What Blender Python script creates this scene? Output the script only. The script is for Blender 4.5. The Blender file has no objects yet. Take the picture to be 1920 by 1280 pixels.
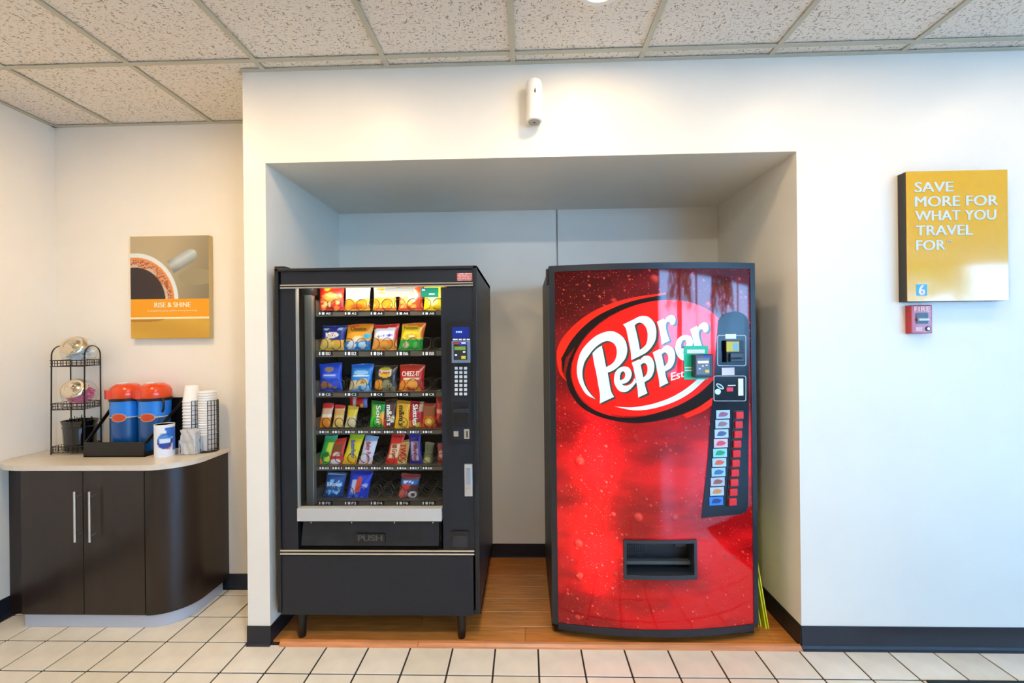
import bpy, bmesh, math, random
from mathutils import Vector, Matrix
random.seed(7)
scene = bpy.context.scene
C = bpy.context.collection

# ------------------------------------------------------------------ camera
F_PX, YAW, PITCH, ROLL = 849.86, -.02873, .00007, .01059
CAM = Vector((0, -2.18984, 1.475))
fw = Vector((math.sin(YAW)*math.cos(PITCH), math.cos(YAW)*math.cos(PITCH), math.sin(PITCH)))
rt0 = Vector((math.cos(YAW), -math.sin(YAW), 0)); up0 = rt0.cross(fw)
rt = math.cos(ROLL)*rt0 - math.sin(ROLL)*up0
up = math.sin(ROLL)*rt0 + math.cos(ROLL)*up0
cd = bpy.data.cameras.new('camera'); cam = bpy.data.objects.new('camera', cd); C.objects.link(cam)
cd.sensor_width = 36; cd.lens = F_PX/1920*36; cd.clip_start = .02; cd.clip_end = 300
cam.matrix_world = Matrix(((rt.x, up.x, -fw.x, CAM.x), (rt.y, up.y, -fw.y, CAM.y), (rt.z, up.z, -fw.z, CAM.z), (0, 0, 0, 1)))
scene.camera = cam
# ------------------------------------------------------------------ view, sky
vs = scene.view_settings
vs.view_transform = 'Standard'; vs.look = 'None'; vs.gamma = 1; vs.use_curve_mapping = False
vs.exposure = 0.1
SKY_STRENGTH = 19.5
LAMP_POWER = 6.0
world = bpy.data.worlds.new('sky'); scene.world = world; world.use_nodes = True
wn = world.node_tree.nodes; wl = world.node_tree.links
bg = wn['Background']; bg.inputs['Strength'].default_value = SKY_STRENGTH
tc = wn.new('ShaderNodeTexCoord'); sep = wn.new('ShaderNodeSeparateXYZ'); rmp = wn.new('ShaderNodeValToRGB')
wl.new(tc.outputs['Generated'], sep.inputs[0]); wl.new(sep.outputs['Z'], rmp.inputs[0]); wl.new(rmp.outputs[0], bg.inputs['Color'])
rmp.color_ramp.elements[0].position = 0; rmp.color_ramp.elements[0].color = (.25, .57, 1, 1)
rmp.color_ramp.elements[1].position = .7; rmp.color_ramp.elements[1].color = (.12, .36, .95, 1)

# ------------------------------------------------------------------ pixel helpers (1920 x 1280 frame)
def ray(u, v): return fw + rt*((u-960)/F_PX) - up*((v-640)/F_PX)
def at(u, v, Y):
    d = ray(u, v); return CAM + d*((Y-CAM.y)/d.y)
def on_floor(u, v, z=0):
    d = ray(u, v); return CAM + d*((z-CAM.z)/d.z)
def rect(u0, u1, v0, v1, Y):
    um, vm = (u0+u1)/2, (v0+v1)/2
    return at(u0, vm, Y).x, at(u1, vm, Y).x, at(um, v1, Y).z, at(um, v0, Y).z

# ------------------------------------------------------------------ materials
def lin(c): return c/12.92 if c <= .04045 else ((c+.055)/1.055)**2.4
def col(h):
    if isinstance(h, (tuple, list)): return tuple(h[:3])
    h = h.lstrip('#'); return tuple(lin(int(h[i:i+2], 16)/255) for i in (0, 2, 4))
MATS = {}
def mat(name, c, rough=.5, metal=0, spec=.5, emit=0, ecol=None, var=0, vscale=20, bump=0, bscale=200, coat=0, stretch=None):
    if name in MATS: return MATS[name]
    m = bpy.data.materials.new(name); m.use_nodes = True; MATS[name] = m
    nt = m.node_tree; b = nt.nodes['Principled BSDF']; c = col(c)
    b.inputs['Base Color'].default_value = (*c, 1); b.inputs['Roughness'].default_value = rough
    b.inputs['Metallic'].default_value = metal; b.inputs['Specular IOR Level'].default_value = spec
    b.inputs['Coat Weight'].default_value = coat; b.inputs['Coat Roughness'].default_value = .05
    if emit:
        b.inputs['Emission Color'].default_value = (*(col(ecol) if ecol else c), 1); b.inputs['Emission Strength'].default_value = emit
    if var or bump:
        t = nt.nodes.new('ShaderNodeTexCoord'); mp = nt.nodes.new('ShaderNodeMapping')
        nt.links.new(t.outputs['Object'], mp.inputs[0])
        if stretch: mp.inputs['Scale'].default_value = stretch
    if var:
        n = nt.nodes.new('ShaderNodeTexNoise'); n.inputs['Scale'].default_value = vscale; n.inputs['Detail'].default_value = 5
        nt.links.new(mp.outputs[0], n.inputs['Vector'])
        r = nt.nodes.new('ShaderNodeValToRGB'); r.color_ramp.elements[0].position = .3; r.color_ramp.elements[1].position = .7
        r.color_ramp.elements[0].color = (*[x*(1-var) for x in c], 1); r.color_ramp.elements[1].color = (*[min(1, x*(1+var)) for x in c], 1)
        nt.links.new(n.outputs['Fac'], r.inputs[0]); nt.links.new(r.outputs[0], b.inputs['Base Color'])
    if bump:
        n = nt.nodes.new('ShaderNodeTexNoise'); n.inputs['Scale'].default_value = bscale; n.inputs['Detail'].default_value = 3
        nt.links.new(mp.outputs[0], n.inputs['Vector'])
        bp = nt.nodes.new('ShaderNodeBump'); bp.inputs['Strength'].default_value = bump; bp.inputs['Distance'].default_value = .002
        nt.links.new(n.outputs['Fac'], bp.inputs['Height']); nt.links.new(bp.outputs[0], b.inputs['Normal'])
    return m
def print_mat(name, rough=.35, emit=0, coat=0):
    """printed film or canvas: colour comes from the mesh's own print attribute"""
    if name in MATS: return MATS[name]
    m = mat(name, (.8, .8, .8), rough, coat=coat); nt = m.node_tree; b = nt.nodes['Principled BSDF']
    a = nt.nodes.new('ShaderNodeAttribute'); a.attribute_name = 'print'
    nt.links.new(a.outputs['Color'], b.inputs['Base Color'])
    if emit:
        nt.links.new(a.outputs['Color'], b.inputs['Emission Color']); b.inputs['Emission Strength'].default_value = emit
    return m
def glass_mat(name, tint=(1, 1, 1), refl=.06, rough=.01):
    if name in MATS: return MATS[name]
    m = bpy.data.materials.new(name); m.use_nodes = True; MATS[name] = m; nt = m.node_tree
    nt.nodes.remove(nt.nodes['Principled BSDF']); out = nt.nodes['Material Output']
    tr = nt.nodes.new('ShaderNodeBsdfTransparent'); tr.inputs[0].default_value = (*tint, 1)
    gl = nt.nodes.new('ShaderNodeBsdfGlossy'); gl.inputs['Roughness'].default_value = rough
    lw = nt.nodes.new('ShaderNodeLayerWeight'); lw.inputs['Blend'].default_value = .5
    pw_ = nt.nodes.new('ShaderNodeMath'); pw_.operation = 'POWER'; nt.links.new(lw.outputs['Facing'], pw_.inputs[0]); pw_.inputs[1].default_value = 4
    fr = nt.nodes.new('ShaderNodeMath'); fr.operation = 'MULTIPLY_ADD'; nt.links.new(pw_.outputs[0], fr.inputs[0]); fr.inputs[1].default_value = .6; fr.inputs[2].default_value = refl
    mx = nt.nodes.new('ShaderNodeMixShader')
    nt.links.new(fr.outputs[0], mx.inputs[0]); nt.links.new(tr.outputs[0], mx.inputs[1]); nt.links.new(gl.outputs[0], mx.inputs[2]); nt.links.new(mx.outputs[0], out.inputs[0])
    return m

M_WALL = mat('wall paint', '#f4ebda', .38, var=.02, vscale=3, bump=.12, bscale=90)
M_BASE = mat('black vinyl baseboard', '#191e28', .35, bump=.1, bscale=30)  # blue of the reflected daylight put into the base colour
M_BLACK = mat('black metal', '#101216', .4)
M_BLACK_TEX = mat('black textured steel', '#0b1420', .42, var=.15, vscale=60, bump=.25, bscale=500)
M_PLASTIC = mat('black plastic', '#0d0e11', .35)
M_CHROME = mat('brushed chrome', '#d8d6d2', .25, metal=1)
M_SILVER = mat('silver bar', '#c9c8c4', .35, metal=.3)
M_GLASS = glass_mat('clear glass', refl=.02); M_VGLASS = glass_mat('vending glass', refl=.007)
M_WHITE = mat('white plastic', '#f2efe8', .4)
M_WHITE_PRINT = mat('white print', '#eef2f2', .5)
M_PRINT = print_mat('printed canvas', .45)
M_FILM = print_mat('printed snack film', .28)

# ------------------------------------------------------------------ mesh helpers
def box(bm, x0, x1, y0, y1, z0, z1, bev=0, seg=2):
    if x1 < x0: x0, x1 = x1, x0
    if y1 < y0: y0, y1 = y1, y0
    if z1 < z0: z0, z1 = z1, z0
    vs_ = [bm.verts.new((x, y, z)) for x in (x0, x1) for y in (y0, y1) for z in (z0, z1)]
    fs = [bm.faces.new([vs_[i] for i in f]) for f in ((0, 1, 3, 2), (4, 6, 7, 5), (0, 4, 5, 1), (2, 3, 7, 6), (0, 2, 6, 4), (1, 5, 7, 3))]
    if bev:
        es = list({e for f in fs for e in f.edges})
        bmesh.ops.bevel(bm, geom=es, offset=bev, segments=seg, affect='EDGES', profile=.6)
    return bm
def tube(bm, pts, r, n=8, closed=False):
    pts = [Vector(p) for p in pts]; rings = []; N = len(pts)
    prev = None
    for i, p in enumerate(pts):
        a = pts[(i-1) % N] if (closed or i > 0) else p
        b = pts[(i+1) % N] if (closed or i < N-1) else p
        t = (b-a).normalized()
        if prev is None:
            ref = Vector((0, 0, 1)) if abs(t.z) < .9 else Vector((1, 0, 0)); nx = t.cross(ref).normalized()
        else:
            nx = (prev - t*prev.dot(t)); nx = nx.normalized() if nx.length > 1e-6 else t.orthogonal().normalized()
        prev = nx; ny = t.cross(nx)
        rr = r[i] if isinstance(r, (list, tuple)) else r
        rings.append([bm.verts.new(p + nx*(rr*math.cos(2*math.pi*k/n)) + ny*(rr*math.sin(2*math.pi*k/n))) for k in range(n)])
    for i in range(N if closed else N-1):
        A, B = rings[i], rings[(i+1) % N]
        for k in range(n): bm.faces.new((A[k], A[(k+1) % n], B[(k+1) % n], B[k]))
    if not closed: bm.faces.new(rings[0][::-1]); bm.faces.new(rings[-1])
    return bm
def lathe(bm, prof, cx, cy, n=32, cap=True):
    rings = [[bm.verts.new((cx+r*math.cos(2*math.pi*k/n), cy+r*math.sin(2*math.pi*k/n), z)) for k in range(n)] for r, z in prof]
    for A, B in zip(rings, rings[1:]):
        for k in range(n): bm.faces.new((A[k], A[(k+1) % n], B[(k+1) % n], B[k]))
    if cap: bm.faces.new(rings[0][::-1]); bm.faces.new(rings[-1])
    return bm
def vprism(bm, poly, z0, z1):
    a = [bm.verts.new((x, y, z0)) for x, y in poly]; b = [bm.verts.new((x, y, z1)) for x, y in poly]; n = len(poly)
    bm.faces.new(a[::-1]); bm.faces.new(b)
    for i in range(n): bm.faces.new((a[i], a[(i+1) % n], b[(i+1) % n], b[i]))
    return bm
def yprism(bm, poly, y0, y1):
    a = [bm.verts.new((x, y0, z)) for x, z in poly]; b = [bm.verts.new((x, y1, z)) for x, z in poly]; n = len(poly)
    bm.faces.new(a[::-1]); bm.faces.new(b)
    for i in range(n): bm.faces.new((a[i], a[(i+1) % n], b[(i+1) % n], b[i]))
    return bm
def disc_y(bm, x, z, y0, y1, r, n=24, rz=None):
    return yprism(bm, [(x+r*math.cos(2*math.pi*k/n), z+(rz or r)*math.sin(2*math.pi*k/n)) for k in range(n)], y0, y1)
def rrect(x0, x1, z0, z1, r, n=5):
    out = []
    for cx, cz, a0 in ((x1-r, z1-r, 0), (x0+r, z1-r, 90), (x0+r, z0+r, 180), (x1-r, z0+r, 270)):
        for k in range(n+1):
            a = math.radians(a0+90*k/n); out.append((cx+r*math.cos(a), cz+r*math.sin(a)))
    return out
ORG = {}
def finish(name, bm, m, parent=None, origin=None, smooth=False, kind=None, label=None, cat=None, group=None):
    bmesh.ops.recalc_face_normals(bm, faces=bm.faces)
    if parent is not None: o = ORG[parent.name]
    elif origin is not None: o = Vector(origin)
    elif kind == 'structure': o = Vector((0, 0, 0))
    else:
        xs = [v.co for v in bm.verts]
        o = Vector(((min(v.x for v in xs)+max(v.x for v in xs))/2, (min(v.y for v in xs)+max(v.y for v in xs))/2, min(v.z for v in xs)))
    for v in bm.verts: v.co -= o
    me = bpy.data.meshes.new(name); bm.to_mesh(me); bm.free()
    for mm in (m if isinstance(m, (list, tuple)) else [m]): me.materials.append(mm)
    if smooth:
        for p in me.polygons: p.use_smooth = True
        me.set_sharp_from_angle(angle=math.radians(38))
    ob = bpy.data.objects.new(name, me); C.objects.link(ob)
    if parent is not None: ob.parent = parent
    else: ob.location = o
    ORG[ob.name] = o
    if kind: ob['kind'] = kind
    if label: ob['label'] = label
    if cat: ob['category'] = cat
    if group: ob['group'] = group
    return ob
def thing(name, label, cat, loc, group=None):
    o = bpy.data.objects.new(name, None); C.objects.link(o); o.location = loc; o.empty_display_size = .1
    ORG[o.name] = Vector(loc); o['label'] = label; o['category'] = cat
    if group: o['group'] = group
    return o
def piece(name, me, parent, loc, rot=None):
    ob = bpy.data.objects.new(name, me); C.objects.link(ob); ob.parent = parent
    ob.location = Vector(loc)-ORG[parent.name]; ORG[ob.name] = ORG[parent.name]
    if rot: ob.rotation_euler = rot
    return ob
def mesh_of(name, bm, m, smooth=False):
    bmesh.ops.recalc_face_normals(bm, faces=bm.faces)
    me = bpy.data.meshes.new(name); bm.to_mesh(me); bm.free(); me.materials.append(m)
    if smooth:
        for p in me.polygons: p.use_smooth = True
        me.set_sharp_from_angle(angle=math.radians(38))
    return me
def B(): return bmesh.new()
def pbox(name, parent, m, x0, x1, y0, y1, z0, z1, bev=0, **k):
    return finish(name, box(B(), x0, x1, y0, y1, z0, z1, bev), m, parent, **k)
def prect(name, parent, m, u0, u1, v0, v1, Yf, y0, y1, bev=0, **k):
    x0, x1, z0, z1 = rect(u0, u1, v0, v1, Yf)
    return pbox(name, parent, m, x0, x1, y0, y1, z0, z1, bev, **k)
def text_bm(s, bold=0.0):
    """flat lettering in the XY plane, returned as (bmesh, bounds)"""
    cu = bpy.data.curves.new('lettering', 'FONT'); cu.body = s; cu.size = 1; cu.offset = bold; cu.resolution_u = 3
    ob = bpy.data.objects.new('lettering', cu); C.objects.link(ob)
    dg = bpy.context.evaluated_depsgraph_get(); ev = ob.evaluated_get(dg); me = ev.to_mesh()
    bm = B(); bm.from_mesh(me); ev.to_mesh_clear()
    bpy.data.objects.remove(ob); bpy.data.curves.remove(cu)
    xs = [v.co.x for v in bm.verts]; ys = [v.co.y for v in bm.verts]
    return bm, (min(xs), max(xs), min(ys), max(ys))
def letters(name, s, m, parent, x0, x1, z0, z1, Y, bold=.0, rot=0, th=.0006):
    """lettering fitted to a rectangle on a vertical plane facing -Y; rot=1 reads upward"""
    bm, (a, b, c, d) = text_bm(s, 0)
    bmesh.ops.solidify(bm, geom=bm.faces[:], thickness=.001)
    if bold:                     # heavier strokes: the same outlines laid side by side
        sg_ = 1 if max(v.co.z for v in bm.verts) > .0005 else -1
        g0 = bm.verts[:]+bm.edges[:]+bm.faces[:]
        for k in (1, 2):
            r_ = bmesh.ops.duplicate(bm, geom=g0); nv = [e for e in r_['geom'] if isinstance(e, bmesh.types.BMVert)]
            bmesh.ops.translate(bm, verts=nv, vec=(bold*k, 0, sg_*.01*k))
        b += 2*bold
    for v in bm.verts:
        s_, t_ = (v.co.x-a)/(b-a), (v.co.y-c)/(d-c); dep = abs(v.co.z); lv = int(dep/.01+.02); dep -= lv*.01
        if rot == 1: s_, t_ = 1-t_, s_
        if rot == -1: s_, t_ = t_, 1-s_
        v.co = Vector((x0+s_*(x1-x0), Y-(th if abs(dep) > .0005 else 0)-lv*.00012, z0+t_*(z1-z0)))
    return finish(name, bm, m, parent)
def paint_grid(name, x0, x1, z0, z1, Y, nx, nz, fn, m, parent):
    """flat printed sheet: fn(s, t) gives the printed colour"""
    bm = B(); lay = bm.verts.layers.float_color.new('print')
    vv = [[bm.verts.new((x0+(x1-x0)*i/nx, Y, z0+(z1-z0)*j/nz)) for i in range(nx+1)] for j in range(nz+1)]
    for j in range(nz+1):
        for i in range(nx+1): vv[j][i][lay] = (*fn(i/nx, j/nz), 1)
    for j in range(nz):
        for i in range(nx): bm.faces.new((vv[j][i], vv[j][i+1], vv[j+1][i+1], vv[j+1][i]))
    return finish(name, bm, m, parent)

# ================================================================== THE SETTING
HC, HS = 2.813, 2.363            # ceiling and niche soffit height
XP, X1, X2, D = -1.3755, -1.265, 1.297, .885   # end of front wall, niche sides, niche depth
YA, XL = .502, -2.865            # alcove back wall, left wall
YB, XR = -6.2, 9.0               # wall behind the camera, far right wall
S = .2053                        # floor tile module

# floor: grout bed with tiles set on it
bm = B(); box(bm, XL-.1, XR, YB, YA+.1, -.05, -.004)
floor = finish('floor', bm, mat('dark grout', '#2f2a23', .8, var=.2, vscale=40), kind='structure')
tile_mats = []
for i, c in enumerate(('#eae2d0', '#e6ddc9', '#eee6d6')):
    tile_mats.append(mat('glazed floor tile %d' % i, c, .22, var=.07, vscale=9, bump=.06, bscale=25))
g = .008
tmesh = []
for m in tile_mats:
    bm = B(); box(bm, -S/2+g/2, S/2-g/2, -S/2+g/2, S/2-g/2, -.006, 0, .0015, 1); tmesh.append(mesh_of('floor_tile', bm, m))
OX, OY = -1.1849, -.18875
cells = []
for r in range(-4, 8):
    for c in range(-9, 20):
        x, y = OX+(c+.5)*S, OY-(r-.5)*S
        if x-S/2 < XL-.05: continue
        if y > 0 and x > XP: 
            if y-S/2 > -.02: continue
        if y-S/2 > YA: continue
        cells.append((x, y))
cells.sort(key=lambda p: (p[0])**2*.3+(p[1]+2.19)**2 if p[1] < -.5 else -1)
near = [c for c in cells if c[1] > -1.45][:298]
for x, y in near: piece('tile', random.choice(tmesh), floor, (x, y, 0))
# tiles further back in the room, joined
ymin = min(y for x, y in near)-S/2+.001
bm = B(); done = {(round(x, 3), round(y, 3)) for x, y in near}
for r in range(-4, 31):
    for c in range(-9, 51):
        x, y = OX+(c+.5)*S, OY-(r-.5)*S
        if (round(x, 3), round(y, 3)) in done or x-S/2 < XL-.05 or x > XR or y < YB: continue
        if y-S/2 > -.02 and x > XP: continue
        if y-S/2 > YA: continue
        box(bm, x-S/2+g/2, x+S/2-g/2, y-S/2+g/2, y+S/2-g/2, -.006, 0)
finish('distant_tiles', bm, tile_mats[0], floor, kind='stuff')

# wood floor of the niche
M_WOOD = []
for i, c in enumerate(('#d08038', '#c67430', '#d68a42')):
    M_WOOD.append(mat('laminate plank %d' % i, c, .3, var=.22, vscale=5, stretch=(1.2, 14, 1)))
wood = pbox('niche_floor', None, mat('plank underlay', '#2c180a', .7), X1, X2, -.004, D, -.003, .006, kind='structure', label='brown wood laminate floor inside the vending niche')
pw = .127; y = .012; k = 0
while y < D-.001:
    y1 = min(y+pw, D); off = [0, .55, .22, .8, .37, .66, .1][k % 7]*1.2
    xs = [X1]+[x for x in (X1+off+.05, X1+off+1.25, X1+off+2.45) if X1+.1 < x < X2-.1]+[X2]
    for a, b in zip(xs, xs[1:]):
        bm = B(); box(bm, a+.0006, b-.0006, y+.0006, y1-.0006, .005, .012, .0008, 1)
        finish('plank', bm, random.choice(M_WOOD), wood)
    y = y1; k += 1
M_STRIP = mat('threshold wood', '#d48a58', .35, var=.2, vscale=6, stretch=(1, 12, 12))
xj = at(784, 1212, -.005).x
for i, (a, b) in enumerate(((at(524, 1212, -.01).x, xj-.001), (xj+.001, X2-.004))):
    bm = B()
    prof = [(-.016, 0), (-.014, .008), (-.004, .018), (.010, .02), (.014, .012), (.014, 0)]
    A = [bm.verts.new((a, y, z)) for y, z in prof]; Bv = [bm.verts.new((b, y, z)) for y, z in prof]
    bm.faces.new(A); bm.faces.new(Bv[::-1])
    for q in range(len(prof)): bm.faces.new((A[q], A[(q+1) % 6], Bv[(q+1) % 6], Bv[q]))
    finish('trim_%d' % (i+1), bm, M_STRIP, kind='structure', label=('longer' if i else 'shorter')+' piece of reddish wood threshold strip before the niche')

# walls
TOP = HC+.12
def wall(name, boxes, label):
    bm = B()
    for b in boxes: box(bm, *b)
    return finish(name, bm, M_WALL, kind='structure', label=label)
wall('wall_front', [(XP, X1, 0, D, 0, TOP), (X2, XR, 0, .12, 0, TOP), (X1, X2, 0, .12, HS, TOP)], 'cream painted front wall around the vending niche')
wall('wall_niche', [(X1-.1, X2+.1, D, D+.1, 0, HS+.05), (X2, X2+.1, .12, D, 0, HS), (X1, X2, .12, D+.1, HS, HS+.05)], 'shaded back, side and soffit of the vending niche')
wall('wall_alcove', [(XL-.1, XP, YA, YA+.1, 0, TOP)], 'cream back wall behind the coffee counter')
wall('wall_left', [(XL-.1, XL, YB, YA, 0, TOP)], 'cream wall left of the coffee counter')
wall('wall_right', [(XR, XR+.1, YB, .12, 0, TOP)], 'far wall at the right end of the lobby')
# window wall behind the camera
WX0, WX1, WZ0, WZ1 = 2.6, 8.8, .75, 2.80
wall('wall_back', [(XL-.1, WX0, YB-.12, YB, 0, TOP), (WX1, XR+.1, YB-.12, YB, 0, TOP), (WX0, WX1, YB-.12, YB, 0, WZ0), (WX0, WX1, YB-.12, YB, WZ1, TOP)], 'wall with storefront windows opposite the vending machines')
M_FRAME = mat('dark bronze window frame', '#3a2622', .4)
nw = 6
for i in range(nw):
    a = WX0+(WX1-WX0)*i/nw; b = WX0+(WX1-WX0)*(i+1)/nw; t = .035
    bm = B()
    box(bm, a, a+t, YB-.09, YB-.03, WZ0, WZ1); box(bm, b-t, b, YB-.09, YB-.03, WZ0, WZ1)
    box(bm, a+t, b-t, YB-.09, YB-.03, WZ0, WZ0+t); box(bm, a+t, b-t, YB-.09, YB-.03, WZ1-t, WZ1)
    w = finish('window_%d' % (i+1), bm, M_FRAME, kind='structure', label='storefront window behind the viewer, number %d from the middle' % (i+1))
    pbox('pane', w, M_GLASS, a+t, b-t, YB-.063, YB-.057, WZ0+t, WZ1-t)

# baseboards
def base_strip(name, p, q, h, nrm, label):
    """vinyl cove base from p to q (xy), facing nrm"""
    bm = B(); p, q, n = Vector((*p, 0)), Vector((*q, 0)), Vector((*nrm, 0))
    prof = [(0, h), (.004, h), (.0045, .02), (.008, .008), (.017, .0), (0, 0)]
    A = [bm.verts.new(p+n*o+Vector((0, 0, z))) for o, z in prof]; Bv = [bm.verts.new(q+n*o+Vector((0, 0, z))) for o, z in prof]
    bm.faces.new(A); bm.faces.new(Bv[::-1])
    for k in range(len(prof)): bm.faces.new((A[k], A[(k+1) % 6], Bv[(k+1) % 6], Bv[k]))
    return finish(name, bm, M_BASE, kind='structure', label=label)
base_strip('baseboard_right', (X2, 0), (XR, 0), .112, (0, -1), 'black vinyl baseboard along the right part of the front wall')
base_strip('baseboard_pillar', (XP-.004, 0), (X1+.004, 0), .092, (0, -1), 'short black baseboard on the front of the pillar')
base_strip('baseboard_pillar_side', (X1, 0), (X1, D), .092, (1, 0), 'black baseboard on the niche side of the pillar')
base_strip('baseboard_pillar_left', (XP, 0), (XP, YA), .092, (-1, 0), 'black baseboard on the coffee side of the pillar')
base_strip('baseboard_niche_back', (X1, D), (X2, D), .105, (0, -1), 'black baseboard at the back of the niche')
base_strip('baseboard_niche_right', (X2, 0), (X2, D), .112, (-1, 0), 'black baseboard on the right side of the niche')
base_strip('baseboard_alcove', (XL, YA), (XP, YA), .09, (0, -1), 'black baseboard under the coffee alcove wall')
base_strip('baseboard_left', (XL, YB), (XL, YA), .1, (1, 0), 'black baseboard along the left wall')
# panel joint, built as a thin strip, on the back wall of the niche
pbox('trim_3', None, mat('grey joint strip', '#8f8a82', .6), .222, .228, D-.006, D, 1.2, HS, kind='structure', label='thin strip for the vertical panel joint on the niche back wall above the soda machine')

# ceiling: lay-in tiles in a T-grid
def ceiling_mat():
    m = mat('fissured ceiling tile', '#cfc6b8', .9); nt = m.node_tree; b = nt.nodes['Principled BSDF']
    t = nt.nodes.new('ShaderNodeNewGeometry'); hs = []
    for sc, thr, mp_s in ((150, .635, (.34, 1, 1)), (260, .66, (.8, 1, 1)), (120, .66, (.9, .4, 1))):
        mp = nt.nodes.new('ShaderNodeMapping'); mp.inputs['Scale'].default_value = mp_s; nt.links.new(t.outputs['Position'], mp.inputs[0])
        n = nt.nodes.new('ShaderNodeTexNoise'); n.inputs['Scale'].default_value = sc; n.inputs['Detail'].default_value = 1.5; nt.links.new(mp.outputs[0], n.inputs['Vector'])
        r = nt.nodes.new('ShaderNodeMapRange'); r.inputs['From Min'].default_value = thr; r.inputs['From Max'].default_value = thr+.035; nt.links.new(n.outputs['Fac'], r.inputs['Value']); hs.append(r)
    mx = nt.nodes.new('ShaderNodeMath'); mx.operation = 'MAXIMUM'; nt.links.new(hs[0].outputs[0], mx.inputs[0]); nt.links.new(hs[1].outputs[0], mx.inputs[1])
    m2 = nt.nodes.new('ShaderNodeMath'); m2.operation = 'MAXIMUM'; nt.links.new(mx.outputs[0], m2.inputs[0]); nt.links.new(hs[2].outputs[0], m2.inputs[1])
    mix = nt.nodes.new('ShaderNodeMix'); mix.data_type = 'RGBA'; mix.inputs['A'].default_value = (*col('#efe8dd'), 1); mix.inputs['B'].default_value = (*col('#a69b8a'), 1)
    nt.links.new(m2.outputs[0], mix.inputs['Factor']); nt.links.new(mix.outputs['Result'], b.inputs['Base Color'])
    bp = nt.nodes.new('ShaderNodeBump'); bp.invert = True; bp.inputs['Strength'].default_value = .6; bp.inputs['Distance'].default_value = .003
    nt.links.new(m2.outputs[0], bp.inputs['Height']); nt.links.new(bp.outputs[0], b.inputs['Normal'])
    return m
M_CEIL = ceiling_mat(); M_GRID = mat('painted ceiling grid', '#c4c0ac', .55)
ceil = pbox('ceiling', None, mat('plenum', '#8a8478', .9), XL-.1, XR+.1, YB-.1, D+.1, HC+.03, HC+.12, kind='structure', label='suspended ceiling of fissured tiles in a painted metal grid')
T = .6096; CX, CY = -.0446, -.0833; gb = .024
xs = [XL]+[CX+k*T for k in range(-4, 15)]+[XR]; ys = [YB]+[CY-k*T for k in range(9, -1, -1)]+[YA]
for xa, xb in zip(xs, xs[1:]):
    for ya, yb in zip(ys, ys[1:]):
        if xb-xa < .02 or yb-ya < .02: continue
        y_end = yb
        if yb > 0 and xa >= XP-.3: y_end = 0
        if y_end-ya < .02: continue
        bm = B()
        z = HC+.008
        vprism(bm, [(xa+.004, ya+.004), (xb-.004, ya+.004), (xb-.004, y_end-.002), (xa+.004, y_end-.002)] if not (yb > 0 and xa < XP < xb) else
               [(xa+.004, ya+.004), (xb-.004, ya+.004), (xb-.004, -.002), (XP-.002, -.002), (XP-.002, yb-.002), (xa+.004, yb-.002)], z, z+.016)
        finish('tile', bm, M_CEIL, ceil)
        if yb > 0 and xb <= XP+.02 and False: pass
for x in xs[1:-1]:
    bm = B(); ye = YA if x < XP else 0
    box(bm, x-gb/2, x+gb/2, YB, ye, HC-.001, HC+.004); box(bm, x-.002, x+.002, YB, ye, HC+.004, HC+.03); finish('grid_bar', bm, M_GRID, ceil)
for y in ys[1:-1]:
    bm = B(); box(bm, XL, XR, y-gb/2, y+gb/2, HC-.0005, HC+.004); finish('grid_bar', bm, M_GRID, ceil)
for a in ((XL, XP, YA-.02, YA, 0), (XP, XR, -.02, 0, 0), (XL, XL+.02, YB, YA, 0), (XP-.02, XP, 0, YA, 0)):
    bm = B(); box(bm, a[0], a[1], a[2], a[3], HC-.002, HC+.004); finish('wall_angle', bm, M_GRID, ceil)

# ------------------------------------------------------------------ recessed ceiling lights
M_LENS = mat('lamp lens', '#fff3dd', .3, emit=6, ecol=(1, .78, .5))
def can_light(x, y, power, label, colour=(1, .80, .56)):
    t = thing('recessed_light', label, 'ceiling light', (x, y, HC-.012), 'recessed ceiling lights')
    bm = B(); lathe(bm, [(.072, HC-.004), (.076, HC-.010), (.095, HC-.010), (.1, HC-.003), (.1, HC), (.072, HC)], x, y, 40, cap=False)
    finish('trim_ring', bm, M_WHITE, t, smooth=True)
    bm = B(); lathe(bm, [(.073, HC-.003), (.073, HC-.001)], x, y, 32); finish('lens', bm, M_LENS, t)
    ld = bpy.data.lights.new('lamp_light', 'AREA'); ld.shape = 'DISK'; ld.size = .13; ld.energy = power; ld.color = colour
    lo = bpy.data.objects.new('lamp_light', ld); C.objects.link(lo); lo.parent = t; lo.location = (0, 0, .0)
    return t
can_light(.30, -.475, LAMP_POWER, 'round recessed ceiling light just in front of the niche', (1, .76, .46))
can_light(-1.95, -.62, LAMP_POWER*2.7, 'round recessed ceiling light before the coffee alcove', (1, .74, .44))
can_light(2.55, -.62, LAMP_POWER*.85, 'round recessed ceiling light before the right wall', (1, .74, .44))
can_light(-.82, -.66, LAMP_POWER*.95, 'added unseen ceiling light before the snack machine', (1, .74, .44))  # lamp added out of view to warm the upper wall
can_light(1.43, -.66, LAMP_POWER*1.0, 'added unseen ceiling light before the soda machine', (1, .74, .44))  # another unseen lamp, added for warm light above the niche
for i, (x, y) in enumerate(((.05, -1.8), (3.35, -4.3), (-1.9, -3.7))):  # unseen lamps added to light the niche gap and fill the room
    can_light(x, y, LAMP_POWER*(4.8, 1.2, 1.6)[i], 'added unseen ceiling light further back over the lobby, %s' % ('nearest the middle', 'at the right rear', 'at the left rear')[i], ((1, .97, .93), (1, .84, .64), (1, .84, .64))[i])

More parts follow.
